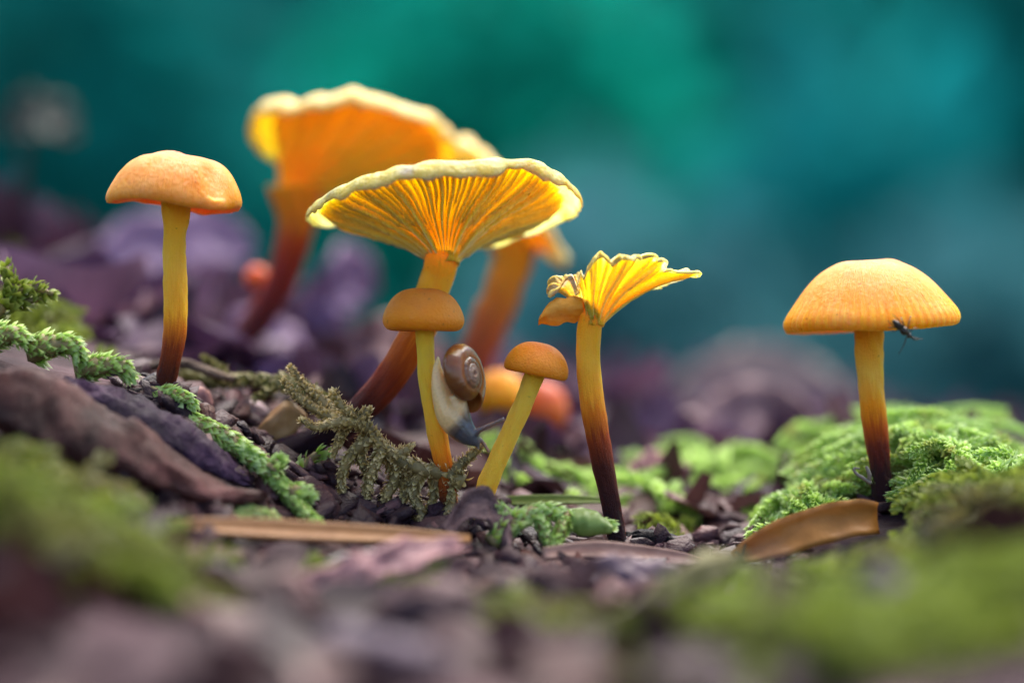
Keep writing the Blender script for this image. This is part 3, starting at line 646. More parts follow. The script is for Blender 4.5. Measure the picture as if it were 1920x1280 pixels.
slab('bark_slab', [(90, 668, -.5), (200, 722, -.45), (300, 765, -.4), (390, 815, -.4), (470, 880, -.4)], [(90, 780, -.5), (200, 820, -.5), (300, 860, -.5), (390, 905, -.5), (470, 930, -.5)], M.setdefault('bark_violet', bark_mat('bark_violet', (.008, .004, .009), (.042, .017, .045), (.14, .065, .13))),
     'violet grey bark layer lying behind the long bark slab', 'bark', .22, .07, n=60, seed=8)
slab('twig', [(1165, 985, .15), (1210, 988, .12), (1260, 1002, .08), (1310, 1022, .05), (1340, 1034, .05)], [(1165, 1030, .15), (1210, 1035, .12), (1260, 1040, .08), (1310, 1045, .05), (1340, 1044, .05)], M['bark_dark'], 'black charred-looking twig beside the foot of the torn mushroom', 'twig', .12, .04, 30, 5)
slab('bark_chip', [(1872, 945, -.2), (1890, 940, -.2), (1912, 958, -.2), (1930, 972, -.2)], [(1868, 975, -.2), (1885, 992, -.2), (1908, 1000, -.2), (1930, 1000, -.2)], M['bark_dark'], 'crumbling black bark chip on the moss mound', 'bark', .1, .05, 20, 6)
slab('bark_chip', [(660, 762, -.03), (672, 764, -.03), (686, 776, -.03), (692, 790, -.03)], [(662, 780, -.03), (672, 792, -.03), (682, 798, -.03), (690, 799, -.03)], M['bark_dark'], 'small black crumb caught in the olive moss against the maroon stem', 'bark', .04, .02, 16, 7)
slab('bark_chip', [(490, 898, -.15), (515, 905, -.15), (545, 930, -.15), (560, 960, -.15)], [(490, 940, -.15), (515, 965, -.15), (540, 990, -.15), (560, 1000, -.15)], M['bark'], 'fibrous brown wood splinter at the lower end of the bark slab', 'bark', .1, .06, 24, 9)
slab('bark_chip', [(570, 930, .1), (600, 925, .1), (640, 950, .1), (680, 985, .1)], [(570, 985, .1), (600, 1000, .1), (640, 1010, .1), (680, 1010, .1)], M['bark_dark'], 'dark bark piece lying under the olive moss strand', 'bark', .15, .06, 24, 10)
slab('pebble', [(425, 768, 1.0), (445, 752, 1.0), (470, 745, 1.0), (495, 756, 1.0), (508, 772, 1.0)], [(425, 775, 1.0), (445, 790, 1.0), (470, 796, 1.0), (495, 788, 1.0), (508, 776, 1.0)], plain_litter('chip_pink', (.30, .19, .20), (.50, .38, .40), 300, .1, .4),
     'rounded pale pink chip lying behind the green moss rope', 'chip', .12, .02, 20, 11)
slab('wood_chip', [(470, 815, .6), (500, 780, .6), (540, 748, .6), (575, 765, .6)], [(470, 830, .6), (500, 830, .6), (540, 825, .6), (575, 800, .6)], plain_litter('chip_tan', (.30, .14, .05), (.48, .30, .13), 300, .1, .45),
     'tan orange wood chip behind the olive moss tips', 'chip', .1, .03, 20, 12)
slab('wood_chip', [(355, 745, .5), (372, 724, .5), (392, 735, .5), (400, 752, .5)], [(355, 770, .5), (372, 780, .5), (392, 778, .5), (400, 765, .5)], plain_litter('chip_rose', (.26, .10, .09), (.42, .22, .20), 300, .1, .45),
     'small rosy chip beside the foot of the flat-topped mushroom', 'chip', .08, .03, 16, 13)

M['lump_mauve'] = bark_mat('lump_mauve', (0.0434, 0.02046, 0.0217), (0.1178, 0.0651, 0.0682), (0.2232, 0.1426, 0.1364), 90)
M['lump_rose'] = bark_mat('lump_rose', (0.0558, 0.0217, 0.0217), (0.1488, 0.0713, 0.0682), (0.248, 0.1488, 0.1364), 90)
M['lump_pale'] = bark_mat('lump_pale', (0.0806, 0.0527, 0.0496), (0.1736, 0.124, 0.1178), (0.2852, 0.2232, 0.2108), 90)
M['lump_violet'] = bark_mat('lump_violet', (0.0186, 0.0124, 0.0217), (0.0682, 0.0403, 0.0682), (0.1488, 0.0992, 0.1488), 90)
M['lump_olive'] = bark_mat('lump_olive', (0.0434, 0.0403, 0.0124), (0.1178, 0.1085, 0.0372), (0.2108, 0.186, 0.0868), 140)
for cx, cy, Yq, hw, hh, sl, mt, lab in (
    (548, 1125, -3.6, 62, 42, 10, 'lump_rose', 'rosy brown bark lump below the long tan needle'),
    (805, 1135, -3.7, 125, 50, -16, 'lump_mauve', 'broad mauve bark lump below the plum leaf scrap'),
    (700, 1235, -5.0, 190, 44, 12, 'lump_violet', 'flat violet bark piece under the broad mauve lump'),
    (470, 1225, -5.0, 100, 52, -8, 'lump_mauve', 'mauve bark lump beside the low moss cushion'),
    (330, 1150, -4.4, 80, 34, 14, 'lump_rose', 'reddish bark scrap at the edge of the low moss cushion'),
    (1050, 1098, -2.6, 70, 30, 18, 'lump_mauve', 'mauve brown bark chip below the soft green moss shoot'),
    (1170, 1138, -3.4, 66, 20, 4, 'lump_rose', 'narrow rosy bark chip beside the olive mossy stick'),
    (1270, 1245, -5.2, 66, 46, -6, 'lump_pale', 'pale greyish bark lump under the olive mossy stick'),
    (1355, 1165, -4.0, 62, 34, 10, 'lump_violet', 'dark violet chip in the hollow beside the olive mossy stick'),
    (1010, 1240, -5.2, 90, 34, -10, 'lump_mauve', 'mauve scrap between the flat violet piece and the pale lump'),
    (250, 1090, -4.2, 60, 30, -14, 'lump_pale', 'pale chip poking out of the low moss cushion'),
    (410, 1090, -3.0, 60, 26, 8, 'lump_violet', 'violet chip under the outer end of the tan needle')):
    slab('bark_chip', [(cx - hw, cy - sl, Yq), (cx - hw * .5, cy - hh - sl * .6, Yq), (cx + hw * .3, cy - hh * .9 + sl * .3, Yq), (cx + hw, cy + sl, Yq)],
         [(cx - hw, cy + 12 - sl, Yq), (cx - hw * .5, cy + hh - sl * .4, Yq), (cx + hw * .3, cy + hh + sl * .4, Yq), (cx + hw, cy + 14 + sl, Yq)], M[mt], lab, 'bark', cmpx(hw, Yq) * .5, .09, 26, cx % 37)
slab('mossy_stick', [(1090, 1165, -4.2), (1170, 1120, -3.7), (1260, 1068, -3.0), (1340, 1030, -2.4), (1400, 1020, -2.0)], [(1090, 1240, -4.2), (1170, 1205, -3.7), (1260, 1150, -3.0), (1340, 1100, -2.4), (1400, 1070, -2.0)], M['lump_olive'], 'olive grey mossy stick slanting up towards the tan curled leaf', 'stick', .16, .08, 40, 15)
def blade(name, pts, widths, mat, label, cat, thick=.012, fold=.25, roll=0.0, parent=None, n=30, m_=7, wav=.0, seed=0):
    """long thin leaf or needle: centreline (px,py,Y), width in px, gutter-shaped section with real thickness"""
    P = np.array([at(*p) for p in pts]); W = np.array([cmpx(w_, p[2]) for w_, p in zip(widths, pts)])
    Q = resample(np.column_stack([P, W]), n); P, W = Q[:, :3], np.maximum(Q[:, 3] * (1 + (.35 if wav > .03 else .06) * fbm(np.linspace(0, 9, n) + seed, np.full(n, seed * .37), 3)), .003)
    T = nrm(np.gradient(P, axis=0)); side0 = np.array([0, math.cos(R_(roll)), math.sin(R_(roll))]); side = nrm(side0 - T * (T @ side0)[:, None]); up = np.cross(T, side)
    x = np.linspace(-1, 1, m_); i_, j_ = np.meshgrid(np.arange(n), x, indexing='ij')
    V = P[:, None] + side[:, None] * (x[None, :, None] * W[:, None, None] / 2) + up[:, None] * ((fold * (x[None] ** 2) * W[:, None] / 2) + wav * fbm(i_ * .3 + seed, j_ * 1.5 + seed, 3))[..., None]
    V2 = V - up[:, None] * thick
    k = n * m_; A_ = np.concatenate([V.reshape(-1, 3), V2.reshape(-1, 3)])
    F = [tuple(f) for f in grid_faces(n, m_, False)] + [tuple(f)[::-1] for f in grid_faces(n, m_, False, k)]
    ed = list(range(m_)) + [q * m_ + m_ - 1 for q in range(1, n)] + [(n - 1) * m_ + q for q in range(m_ - 2, -1, -1)] + [q * m_ for q in range(n - 2, 0, -1)]
    for q in range(len(ed)): a_, b_ = ed[q], ed[(q + 1) % len(ed)]; F.append((b_, a_, a_ + k, b_ + k))
    return tagit(mesh(name, A_, F, mat), label, cat)
M['needle'] = plain_litter('needle_tan', (.30, .12, .035), (.48, .23, .08), 400, .1, .4)
M['needle_rose'] = plain_litter('needle_rose', (.26, .12, .085), (.46, .27, .20), 350, .1, .4)
M['blade_green'] = plain_litter('blade_green', (.03, .10, .03), (.08, .20, .07), 300, .2, .25)
M['dead_tan'] = plain_litter('dead_tan', (.42, .17, .03), (.60, .28, .065), 260, .35, .42)
blade('pine_needle', [(255, 984, -1.7), (400, 986, -1.5), (560, 994, -1.3), (720, 1002, -1.05), (882, 1008, -.85)], [12, 32, 36, 32, 14], M['needle'], 'long tan pine needle lying flat below the olive moss', 'needle', .05, .3, 60)
blade('pine_needle', [(1020, 1036, -.7), (1100, 1030, -.6), (1180, 1034, -.5), (1260, 1042, -.4), (1320, 1050, -.35)], [20, 32, 30, 22, 10], M['needle_rose'], 'short rosy pine needle below the foot of the torn mushroom', 'needle', .04, .3, 65)
blade('grass_blade', [(1080, 1052, -.5), (1130, 1058, -.4), (1190, 1064, -.3), (1230, 1078, -.25)], [14, 34, 36, 12], M['blade_green'], 'short dark green grass blade under the rosy needle', 'grass blade', .012, .2, 50)
blade('dead_leaf', [(1375, 1045, -.55), (1440, 1018, -.52), (1520, 990, -.46), (1595, 972, -.4), (1645, 972, -.32)], [26, 62, 74, 70, 60], M['dead_tan'], 'curled tan dead leaf at the foot of the bell-capped mushroom', 'leaf', .02, .35, 78, wav=.029, seed=3)
blade('grass_blade', [(1690, 835, .9), (1735, 865, .7), (1780, 890, .5), (1830, 912, .4)], [10, 22, 24, 12], plain_litter('blade_pale', (.12, .26, .12), (.22, .40, .22), 300, .3, .3), 'pale green grass blade lying over the moss mound', 'grass blade', .01, .2, 40)
blade('grass_blade', [(880, 938, .5), (960, 938, .5), (1060, 936, .5), (1140, 938, .5)], [8, 20, 20, 10], plain_litter('blade_lime', (.10, .17, .03), (.20, .28, .05), 300, .3, .4), 'thin yellow green grass blade lying behind the slanted yellow stem', 'grass blade', .012, .2, 55)
blade('green_leaf', [(1048, 985, -.42), (1080, 974, -.42), (1115, 976, -.40), (1150, 990, -.36)], [20, 50, 52, 18], plain_litter('leaf_green', (.12, .22, .03), (.36, .48, .14), 500, .4, .4, spec=.4), 'small glossy green folded leaf touching the black foot of the torn mushroom', 'leaf', .012, -.5, 68, wav=.02)
M['chip_plum'] = plain_litter('chip_plum', (.075, .042, .06), (.20, .13, .16), 260, .1, .45)
M['leaf_mauve'] = plain_litter('leaf_mauve', (.14, .07, .085), (.28, .165, .175), 120, .15, .5)
M['leaf_rose'] = plain_litter('leaf_rose', (.26, .11, .12), (.44, .24, .24), 120, .15, .5)
M['leaf_grey'] = plain_litter('leaf_grey', (.18, .12, .115), (.36, .26, .24), 120, .15, .5)
M['leaf_lilac'] = plain_litter('leaf_lilac', (.14, .08, .17), (.30, .18, .31), 120, .15, .5)
M['leaf_dark'] = plain_litter('leaf_dark', (.010, .020, .015), (.022, .040, .030), 120, .1, .5)
blade('dead_leaf', [(838, 1000, -.7), (868, 958, -.6), (905, 950, -.5), (940, 985, -.5), (950, 1040, -.7)], [24, 46, 60, 50, 24], M['lump_mauve'], 'plum coloured curled leaf scrap below the slanted yellow stem', 'leaf', .02, .4, 60, wav=.05)
for pts, wd, mt, lab, roll in (
    ([(560, 1095, -2.4), (660, 1072, -2.2), (760, 1042, -1.9), (870, 1020, -1.6)], [30, 62, 62, 30], 'leaf_rose', 'rosy leaf strip slanting up to the plum leaf scrap', 50),
    ([(1050, 1090, -1.6), (1140, 1072, -1.5), (1230, 1082, -1.4), (1320, 1105, -1.4)], [16, 60, 60, 20], 'chip_plum', 'flat plum leaf strip under the dark green grass blade', 50),
    ([(1130, 1135, -2.6), (1220, 1120, -2.4), (1330, 1115, -2.3), (1420, 1130, -2.2)], [30, 66, 60, 30], 'leaf_rose', 'rose brown leaf strip below the flat plum one', 55),
    ([(1610, 1165, -5.0), (1635, 1120, -5.0), (1665, 1105, -5.0), (1700, 1130, -5.0)], [30, 80, 80, 30], 'leaf_lilac', 'pale lilac leaf scrap stuck in the low yellow green moss', 70),
    ([(400, 705, 5.0), (470, 655, 5.0), (540, 690, 5.0), (580, 740, 5.0)], [60, 120, 120, 60], 'leaf_lilac', 'pinkish lilac dead leaf under the dark red trumpet stem', 65),
    ([(590, 640, 6.0), (620, 560, 6.0), (650, 520, 6.2), (690, 560, 6.2)], [60, 120, 110, 60], 'leaf_lilac', 'tall lilac dead leaf standing behind the dark red trumpet stem', 75),
    ([(180, 520, 6.0), (260, 470, 6.2), (380, 450, 6.4), (470, 480, 6.4)], [60, 120, 120, 60], 'leaf_lilac', 'bluish lilac dead leaf on the bank behind the flat-topped mushroom', 65),
    ([(640, 720, 4.4), (700, 650, 4.4), (760, 640, 4.6), (820, 700, 4.6)], [60, 110, 110, 60], 'leaf_mauve', 'mauve dead leaf behind the maroon stem of the largest mushroom', 65),
    ([(1240, 860, 5.0), (1330, 800, 5.2), (1430, 770, 5.4), (1540, 800, 5.4)], [50, 90, 100, 60], 'leaf_mauve', 'mauve leaf hump between the torn and the bell-capped mushroom', 65),
    ([(1250, 810, 9.0), (1350, 745, 9.2), (1460, 725, 9.4), (1580, 785, 9.4)], [80, 150, 150, 80], 'leaf_grey', 'pale grey dead leaf humped far behind the torn mushroom', 68),
    ([(1180, 880, 2.2), (1220, 866, 2.2), (1260, 880, 2.2), (1290, 900, 2.2)], [30, 50, 50, 30], 'leaf_rose', 'rose leaf scrap behind the dark foot of the torn mushroom', 60),
    ([(0, 250, 8.0), (50, 225, 8.0), (100, 225, 8.0), (140, 260, 8.0)], [30, 90, 90, 30], 'leaf_dark', 'withered grey brown leaf on the upright twig at the bank top', 60)):
    blade('dead_leaf', pts, wd, M[mt], lab, 'leaf', .02, .3, roll, wav=.10, seed=pts[0][0])
def stick(name, pts, rad, mat, label, cat, wob=.25, branches=(), ring=12):
    P = [at(*p) for p in pts]; V, F, t = tube(P, [cmpx(r, p[2]) for r, p in zip(rad, pts)], 30, ring, wob, pts[0][0])
    if not branches: return tagit(mesh(name, V, F, mat), label, cat)
    root = thing(name, P[0], label, cat); mesh('stem', V, F, mat, root)
    for b, r in branches:
        V, F, t = tube([at(*p) for p in b], [cmpx(q, p[2]) for q, p in zip(r, b)], 16, 8, wob, b[0][0]); mesh('branch', V, F, mat, root)
    return root
stick('twig', [(10, 560, 8.0), (30, 420, 8.0), (40, 320, 8.0), (55, 235, 8.0)], [8, 7, 6, 4], M['bark'], 'thin upright twig with a withered leaf at the bank top', 'twig')
stick('twig', [(600, 1062, -1.9), (650, 1045, -1.8), (700, 1036, -1.7), (735, 1050, -1.7)], [7, 9, 9, 5], plain_litter('twig_gloss', (.02, .012, .02), (.07, .045, .07), 500, 0, .18, spec=.7), 'glossy dark hooked twig under the long tan needle', 'twig',
      branches=[([(655, 1046, -1.8), (648, 1075, -2.0), (650, 1110, -2.2)], [10, 14, 8])])
stick('twig', [(1386, 1052, -.64), (1392, 1040, -.65), (1398, 1018, -.64)], [3.5, 3.5, 2], M['bark_dark'], 'tiny black forked twig on the tip of the tan leaf', 'twig', .2, [([(1391, 1042, -.65), (1383, 1034, -.66), (1376, 1032, -.66)], [2.5, 2, 1.2])])
stick('moss_tendril', [(1632, 905, -.1), (1618, 896, -.12), (1604, 886, -.12), (1602, 878, -.12), (1612, 878, -.12)], [4, 3.5, 3, 2.5, 1.5], plain_litter('tendril', (.14, .11, .08), (.30, .24, .20), 600, 0, .5), 'dry grey curled tendril beside the foot of the bell-capped mushroom', 'moss', .2,
      [([(1630, 902, -.1), (1630, 888, -.12), (1624, 874, -.12)], [4, 4, 3])])
stick('twig', [(270, 690, 1.0), (340, 680, .9), (400, 700, .8), (440, 712, .8)], [9, 10, 9, 7], bark_mat('bark_straw', (.10, .06, .04), (.26, .17, .12), (.42, .30, .22), 500), 'pale brown twig lying behind the foot of the flat-topped mushroom', 'twig')
stick('twig', [(560, 1020, -.9), (620, 1030, -.8), (690, 1024, -.7)], [6, 7, 4], M['bark_dark'], 'black rootlet under the middle of the tan needle', 'twig')

# ------------------------------------------------------------------ moss strands in focus
bb = .0
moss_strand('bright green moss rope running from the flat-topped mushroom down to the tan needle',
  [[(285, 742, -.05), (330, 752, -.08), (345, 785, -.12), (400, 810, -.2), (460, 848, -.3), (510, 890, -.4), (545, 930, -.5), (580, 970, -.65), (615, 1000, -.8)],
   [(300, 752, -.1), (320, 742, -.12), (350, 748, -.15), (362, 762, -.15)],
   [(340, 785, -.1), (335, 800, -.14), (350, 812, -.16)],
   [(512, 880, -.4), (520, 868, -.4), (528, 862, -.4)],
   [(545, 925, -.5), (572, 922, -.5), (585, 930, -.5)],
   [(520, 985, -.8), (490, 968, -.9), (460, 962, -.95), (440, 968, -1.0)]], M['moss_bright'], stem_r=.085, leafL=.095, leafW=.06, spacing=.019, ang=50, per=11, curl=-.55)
moss_strand('curled bright green moss shoot just above the bark slab', [[(150, 695, -.1), (175, 690, -.15), (205, 684, -.2), (232, 690, -.22), (246, 708, -.2)]], M['moss_bright'], stem_r=.09, leafL=.095, leafW=.05, spacing=.024, ang=58, per=12, curl=-.55)
moss_strand('plump bright green moss shoot above the middle of the bark slab', [[(60, 655, -.1), (85, 650, -.15), (115, 645, -.2), (140, 652, -.2), (150, 670, -.2)]], M['moss_bright'], stem_r=.10, leafL=.105, leafW=.055, spacing=.026, ang=58, per=12, curl=-.55)
moss_strand('bright green moss shoot at the upper end of the bark slab', [[(-30, 640, -.1), (5, 630, -.15), (30, 628, -.2), (50, 640, -.2)]], M['moss_bright'], stem_r=.10, leafL=.105, leafW=.055, spacing=.026, ang=58, per=12, curl=-.55)
moss_strand('dull green moss tuft high on the bank above the bark slab', [[(-20, 600, .3), (10, 570, .3), (25, 540, .3), (10, 500, .3)], [(10, 570, .3), (50, 565, .3), (80, 560, .3)], [(20, 545, .3), (60, 540, .3), (100, 552, .3)]], M['moss_near'], stem_r=.05, leafL=.12, leafW=.09, spacing=.04, ang=55, per=6)
moss_strand('dry olive moss strand with pale branching tips in front of the maroon stem',
  [[(868, 905, -.05), (830, 888, -.06), (785, 876, -.06), (745, 858, -.05), (712, 830, -.04), (690, 800, -.04), (665, 778, -.05), (640, 762, -.06), (625, 735, -.06)],
   [(690, 802, -.04), (655, 790, -.07), (620, 795, -.08), (590, 800, -.09), (566, 786, -.1)],
   [(664, 782, -.0), (625, 768, .15), (590, 738, .2), (565, 715, .22), (545, 688, .22)],
   [(655, 790, .0), (610, 776, .12), (570, 752, .16), (545, 730, .18), (534, 712, .18)],
   [(845, 892, -.06), (862, 872, -.06), (885, 852, -.06), (905, 835, -.06)],
   [(672, 790, -.05), (684, 776, -.06), (690, 765, -.06)],
   [(740, 856, -.05), (760, 846, -.07), (772, 836, -.07)],
   [(700, 820, -.02), (660, 850, .0), (640, 900, .0), (655, 960, -.05)],
   [(745, 858, -.03), (740, 900, -.0), (715, 945, -.05), (700, 985, -.1)],
   [(790, 880, -.05), (775, 925, -.05), (790, 965, -.1), (760, 1000, -.15)],
   [(840, 895, -.05), (845, 940, -.1), (830, 990, -.2)],
   [(720, 840, -.05), (700, 880, -.08), (690, 930, -.1)],
   [(690, 805, .02), (675, 850, .03), (690, 890, .02), (680, 940, .0)], [(760, 866, .0), (765, 905, .02), (745, 950, .0)], [(815, 884, -.02), (815, 925, -.03), (800, 960, -.05)], [(725, 842, .02), (735, 880, .03), (760, 920, .02), (735, 975, -.02)], [(660, 780, .02), (640, 815, .03), (625, 850, .03)]], M['moss_dry'], stem_r=.062, leafL=.072, leafW=.044, spacing=.0115, ang=44, per=6, jit=1.1)
moss_strand('blurred olive moss branch leading back from the pale branching tips', [[(640, 770, .35), (580, 735, .5), (520, 716, .7), (460, 712, .85), (400, 715, 1.0), (350, 700, 1.1)],
   [(520, 716, .7), (500, 735, .7), (480, 745, .7)], [(420, 712, .95), (405, 690, 1.0), (385, 672, 1.0)]], M['moss_olive'], stem_r=.045, leafL=.10, leafW=.07, spacing=.026, ang=42, per=6, jit=.6)
moss_strand('soft green moss shoot with folded tip by the black foot of the torn mushroom', [[(920, 1020, -.5), (960, 985, -.45), (1010, 960, -.4), (1060, 965, -.35), (1105, 978, -.3), (1145, 985, -.28)],
   [(1010, 962, -.4), (1020, 990, -.45), (1030, 1020, -.5)], [(1060, 966, -.35), (1050, 1000, -.5), (1035, 1040, -.6)], [(960, 985, -.45), (945, 960, -.4), (935, 950, -.4)]], M['moss_bright'], stem_r=.07, leafL=.09, leafW=.055, spacing=.022, ang=50, per=9, curl=-.45)
moss_strand('small green moss bud at the lower side of the dark purple stem', [[(560, 900, .2), (572, 875, .2), (590, 855, .2), (612, 850, .2)]], M['moss_bright'], stem_r=.05, leafL=.12, leafW=.08, spacing=.05, ang=40, per=5)

# ------------------------------------------------------------------ moss carpets and litter (uncountable)
def carpet(name, label, regions, mat, leafL, leafW, lie=.5, height=(.15, .4), per=3, sp=.05, uneven=.6):
    bs = []
    for (x, y, hs) in regions:
        n = len(x); nn = gnorm(x, y); z = gz(x, y); hs = hs * np.clip(1 + 1.5 * uneven * fbm(x * 1.9 + 5, y * 1.9, 2), .35, 2)
        for i in range(n):
            az = rng.uniform(0, 2 * np.pi); h = rng.uniform(*height) * hs[i]
            tang = np.array([math.cos(az), math.sin(az), 0.]); tang = nrm(tang - nn[i] * (tang @ nn[i]) + np.array([0, -.25, -.0]))
            p0 = np.array([x[i], y[i], z[i] - .03]); p1 = p0 + nn[i] * h * .75 + tang * h * .25 * lie; p2 = p0 + nn[i] * h * (1 - .15 * lie) + tang * h * .9 * lie; p3 = p2 + tang * h * .7 * lie - nn[i] * h * .15 * lie
            bs.append(shoot([p0, p1, p2, p3], .03, .02, leafL, leafW, sp, 48, per, -.25, .3, .55, True))
    V, F, s = cat_batches(bs)
    return tagit(mesh(name, V, F, mat, attrs={'s': s}), label, 'moss', kind='stuff')
def scatter(px0, px1, Y0, Y1, n, keep=None):
    yy = rng.uniform(Y0, Y1, n); pp = rng.uniform(px0, px1, n); k = (yy - CAM_Y) / -CAM_Y * PXS
    x = (pp - 960) * k
    hs = np.ones(n)
    if keep is not None:
        q = keep(pp, yy); ok = rng.random(n) < q; x, yy, hs = x[ok], yy[ok], .6 + .4 * q[ok]
    return x, yy, hs
bump_ = lambda a, b, w_: (lambda p, y: np.clip((p - a) / w_, 0, 1) * np.clip((b - p) / w_, 0, 1))
clump = lambda p, y, sc=.006: np.clip(.75 + 2.6 * fbm(p * sc + 3, y * 1.1, 3), .04, 1)
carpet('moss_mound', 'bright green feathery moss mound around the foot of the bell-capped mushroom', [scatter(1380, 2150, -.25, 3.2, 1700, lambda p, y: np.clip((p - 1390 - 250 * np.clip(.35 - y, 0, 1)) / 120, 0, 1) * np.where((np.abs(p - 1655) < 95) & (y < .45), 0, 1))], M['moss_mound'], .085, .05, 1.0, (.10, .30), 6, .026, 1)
carpet('moss', 'yellow green moss spreading below the tan curled leaf', [scatter(1180, 2250, -6.2, -1.5, 2200, lambda p, y: np.clip((p - 1380 - 110 * (y + 2)) / 300, 0, 1) * clump(p, y)), scatter(1680, 2200, -1.7, -.3, 420, lambda p, y: clump(p, y) * np.clip((p - 1680) / 120, 0, 1))], M['moss_near'], .12, .075, .7, (.10, .30), 5, .04)
carpet('moss', 'yellow green moss cushion below the bark slab', [scatter(-300, 420, -4.6, -1.9, 900, lambda p, y: np.clip((400 - p) / 240, 0, 1) * clump(p, y, .004))], M['moss_near'], .12, .075, .7, (.14, .42), 5, .04)
carpet('moss', 'green moss patch behind the slanted yellow stem', [scatter(900, 1300, 1.4, 2.8, 300, bump_(900, 1300, 70)), ], M['moss_bright'], .09, .055, .8, (.12, .28), 6, .028)
carpet('moss', 'round green moss tuft between the torn mushroom and the moss mound', [scatter(1270, 1420, 2.2, 3.2, 130, bump_(1260, 1430, 40))], M['moss_bright'], .09, .055, .8, (.2, .42), 6, .028)
carpet('moss', 'dull green moss over the bank behind the flat-topped mushroom', [scatter(-250, 230, 1.2, 3.6, 300, lambda p, y: np.clip((230 - p) / 200, 0, 1) * .6 * clump(p, y)), scatter(-300, 110, 6.0, 9.5, 200, lambda p, y: np.clip((110 - p) / 90, 0, 1))], M['moss_near'], .10, .06, .8, (.12, .3), 5, .035)
carpet('moss', 'sparse green moss sprigs among the mauve dead leaves', [scatter(930, 1090, -3.9, -3.0, 50), scatter(730, 830, -2.2, -1.6, 14), scatter(1190, 1300, .4, 1.2, 16), scatter(560, 720, -2.2, -1.6, 10)], M['moss_near'], .10, .06, .8, (.12, .28), 5, .035)

def litter(name, label, regs, size, mat, gridn=(5, 4), lift=.0, tilt=.5):
    Vs, Fs, cv, k = [], [], [], 0
    a, b = gridn
    gu, gv = np.meshgrid(np.linspace(-1, 1, a), np.linspace(-1, 1, b), indexing='ij')
    F0 = grid_faces(a, b, False)
    for x, y, _ in regs:
        z = gz(x, y); nn = gnorm(x, y)
        for i in range(len(x)):
            L = rng.uniform(*size); W = L * rng.uniform(.3, .7); n_ = nrm(nn[i] + rng.normal(0, tilt, 3)); 
            if n_[2] < .1: n_[2] = .1; n_ = nrm(n_)
            t_ = nrm(np.cross(n_, rng.normal(0, 1, 3))); s_ = np.cross(n_, t_)
            wv = W * (1 - .75 * np.abs(gu) ** rng.uniform(1.6, 3)) * (1 + .25 * rng.normal(0, 1, gu.shape) * (np.abs(gv) > .9))
            c1, c2 = rng.normal(0, .35), rng.normal(.2, .3)
            P = np.array([x[i], y[i], z[i] + lift + .03]) + (gu * L / 2)[..., None] * t_ + (gv * wv / 2)[..., None] * s_ + (c1 * gu ** 2 * L / 2 + c2 * gv ** 2 * W / 2 + rng.normal(0, .03, gu.shape) * L)[..., None] * n_
            Vs.append(P.reshape(-1, 3)); Fs.append(F0 + k); k += a * b; cv.append(np.full(a * b, rng.random()))
    return tagit(mesh(name, np.vstack(Vs), np.vstack(Fs), mat, attrs={'cv': np.concatenate(cv)}), label, 'leaf litter', kind='stuff')
litter('leaf_litter', 'broken mauve and brown leaf litter covering the soil', [scatter(-300, 2300, -7.5, -1.9, 230, lambda p, y: np.where(p > 1350, .25, 1.0)), scatter(500, 1500, 1.2, 2.6, 160)], (.25, 1.15), M['litter_near'], tilt=.33)
def crumbs(name, label, regs, size, mat):
    nu, nv = 6, 7; a_, b_ = np.meshgrid(np.linspace(.02, np.pi - .02, nu), np.linspace(0, 2 * np.pi, nv, endpoint=False), indexing='ij')
    sp = np.stack([np.sin(a_) * np.cos(b_), np.sin(a_) * np.sin(b_), np.cos(a_)], -1).reshape(-1, 3); F0 = grid_faces(nu, nv)
    Vs, Fs, cv = [], [], []; k = 0
    for x, y, _ in regs:
        z = gz(x, y); nn = gnorm(x, y)
        for i in range(len(x)):
            L = size[0] + (size[1] - size[0]) * rng.random() ** 2.2
            n_ = nrm(nn[i] + rng.normal(0, .35, 3)); t_ = nrm(np.cross(n_, rng.normal(0, 1, 3))); b3 = np.cross(n_, t_)
            q = np.sign(sp) * np.abs(sp) ** .7 * (1 + rng.normal(0, .16, (len(sp), 1)))
            Vs.append(np.array([x[i], y[i], z[i] + .01]) + q[:, :1] * t_ * L / 2 + q[:, 1:2] * b3 * L * rng.uniform(.15, .35) + q[:, 2:] * n_ * L * rng.uniform(.06, .2))
            Fs.append(F0 + k); k += len(sp); cv.append(np.full(len(sp), rng.random()))
    return tagit(mesh(name, np.vstack(Vs), np.vstack(Fs), mat, attrs={'cv': np.concatenate(cv)}), label, 'leaf litter', kind='stuff')
M['crumb'] = leafy('leaf_crumb', litter_col([(0.036, 0.0121, 0.0124), (0.0086, 0.0039, 0.0062), (0.0648, 0.0275, 0.031), (0.0144, 0.0055, 0.0087), (0.1152, 0.0468, 0.0372), (0.0216, 0.0088, 0.0136), (0.144, 0.066, 0.0682), (0.0108, 0.0055, 0.0087)], 500), 0, .5, .22, (2500, .8, .0003))
crumbs('leaf_litter', 'fine dark crumbs of leaf and bark around the mushroom feet', [scatter(220, 1500, -1.8, 1.6, 2200)] + [scatter(px - 34, px + 34, y0 - .14, y0 + .16, 26) for px, y0 in ((303, 0), (838, -.05), (898, -.05), (1160, 0), (1652, .3))], (.05, .42), M['crumb'])
litter('leaf_litter', 'purple brown leaf litter over the bank behind the mushrooms', [scatter(-400, 1900, 2.5, 13, 900)], (.35, 1.3), M['litter'], lift=.04, tilt=.6)

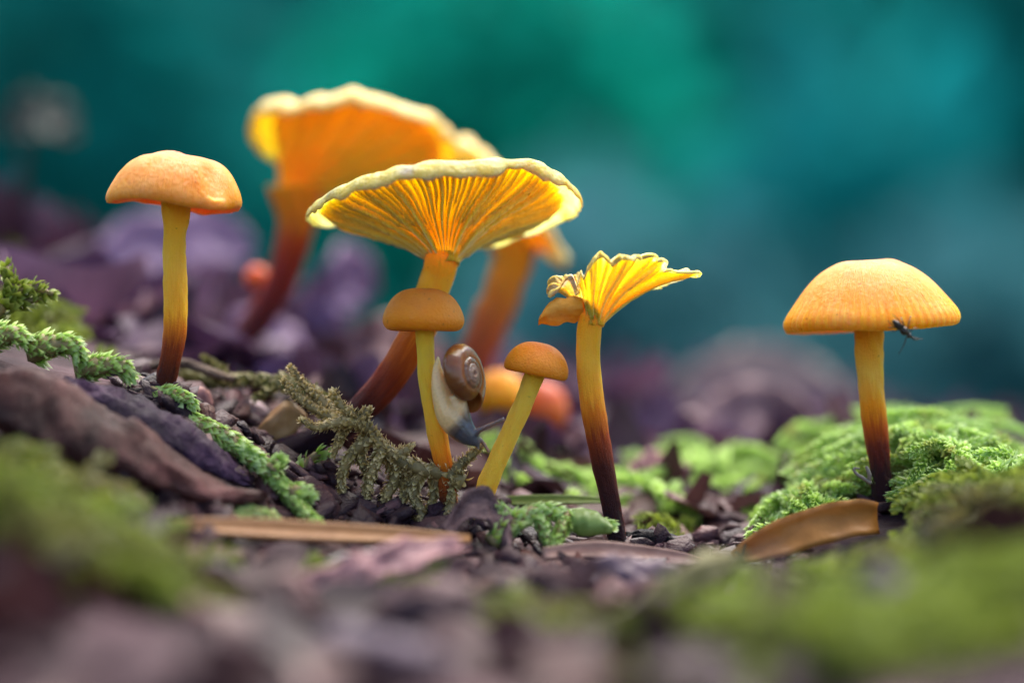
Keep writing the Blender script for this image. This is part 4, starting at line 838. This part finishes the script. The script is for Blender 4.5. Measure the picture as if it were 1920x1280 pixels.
# ------------------------------------------------------------------ shrubs of the forest edge, far out of focus
def shrub(label, px, Yd, top_py, rx_px, mat, n=1500, leaf=5.0):
    top = at(px, top_py, Yd); k = (Yd - CAM_Y) / -CAM_Y * PXS
    zb = float(gz(top[0], Yd)[0]); rx = rx_px * k; h = top[2] - zb
    base = np.array([top[0], Yd, zb]); root = thing('shrub', base, label, 'shrub', 'shrubs along the far slope')
    q = rng.normal(0, 1, (n, 3)); q = nrm(q) * (rng.random((n, 1)) ** .45)
    c = base + np.array([0, 0, h * .52])
    pos = c + q * np.array([rx, rx * .7, h * .5]) * (1 + .18 * rng.normal(0, 1, (n, 1)))
    d = nrm(q * .6 + rng.normal(0, .6, (n, 3)) + np.array([0, 0, -.1])); up = nrm(rng.normal(0, .45, (n, 3)) + np.array([0, -.8, .8]))
    V, F, s = leaf_batch(pos, d, up, leaf * rng.uniform(.6, 1.3, n), leaf * .55 * rng.uniform(.7, 1.2, n), -.2)
    for i in range(7):
        e = pos[rng.integers(n)]; V2, F2, t = tube([base + np.array([0, 0, -2.]), base * .6 + e * .4 + np.array([0, 0, h * .1]), e], [1.1, .7, .2], 14, 8, .2, i)
        mesh('branch', V2, F2, M['bark'], root)
    lv = mesh('leaves', V, F, mat, root, attrs={'s': s}); lv['kind'] = 'stuff'
def shrub_mat(name, c): return leafy(name, lambda t: t.ramp(t.noise(3.0, 3), [(.3, tuple(q * .75 for q in c)), (.7, tuple(q * 1.25 for q in c))]), .6, .8, .05)
M['sh_deep'] = shrub_mat('leaf_deep', (.006, .21, .20)); M['sh_jade'] = shrub_mat('leaf_jade', (.005, .40, .30))
M['sh_teal'] = shrub_mat('leaf_teal', (.008, .23, .215)); M['sh_cyan'] = shrub_mat('leaf_cyan', (.008, .25, .265)); M['sh_grey'] = shrub_mat('leaf_grey', (.07, .22, .25))
shrub('deep dark teal shrub on the slope behind the lilac bank', 120, 150, -260, 420, M['sh_deep'])
shrub('dark teal shrub between the deep dark one and the jade green one', 480, 190, -250, 380, M['sh_deep'])
shrub('bright jade green shrub on the slope behind the largest cap', 960, 170, -120, 330, M['sh_jade'])
shrub('mid teal shrub behind the torn mushroom', 1310, 210, -230, 330, M['sh_teal'])
shrub('bright cyan shrub low behind the bell-capped mushroom', 1560, 150, 220, 330, M['sh_cyan'])
shrub('tall teal shrub behind the bright cyan one', 1800, 230, -250, 420, M['sh_teal'])
shrub('broad teal shrub rising at the far end of the slope', 1930, 170, -330, 330, M['sh_teal'])
shrub('pale grey teal low shrub in the hollow behind the moss mound', 1800, 120, 560, 260, M['sh_grey'])
shrub('dusky grey teal low shrub behind the ragged funnel cap', 1180, 120, 470, 240, M['sh_grey'])
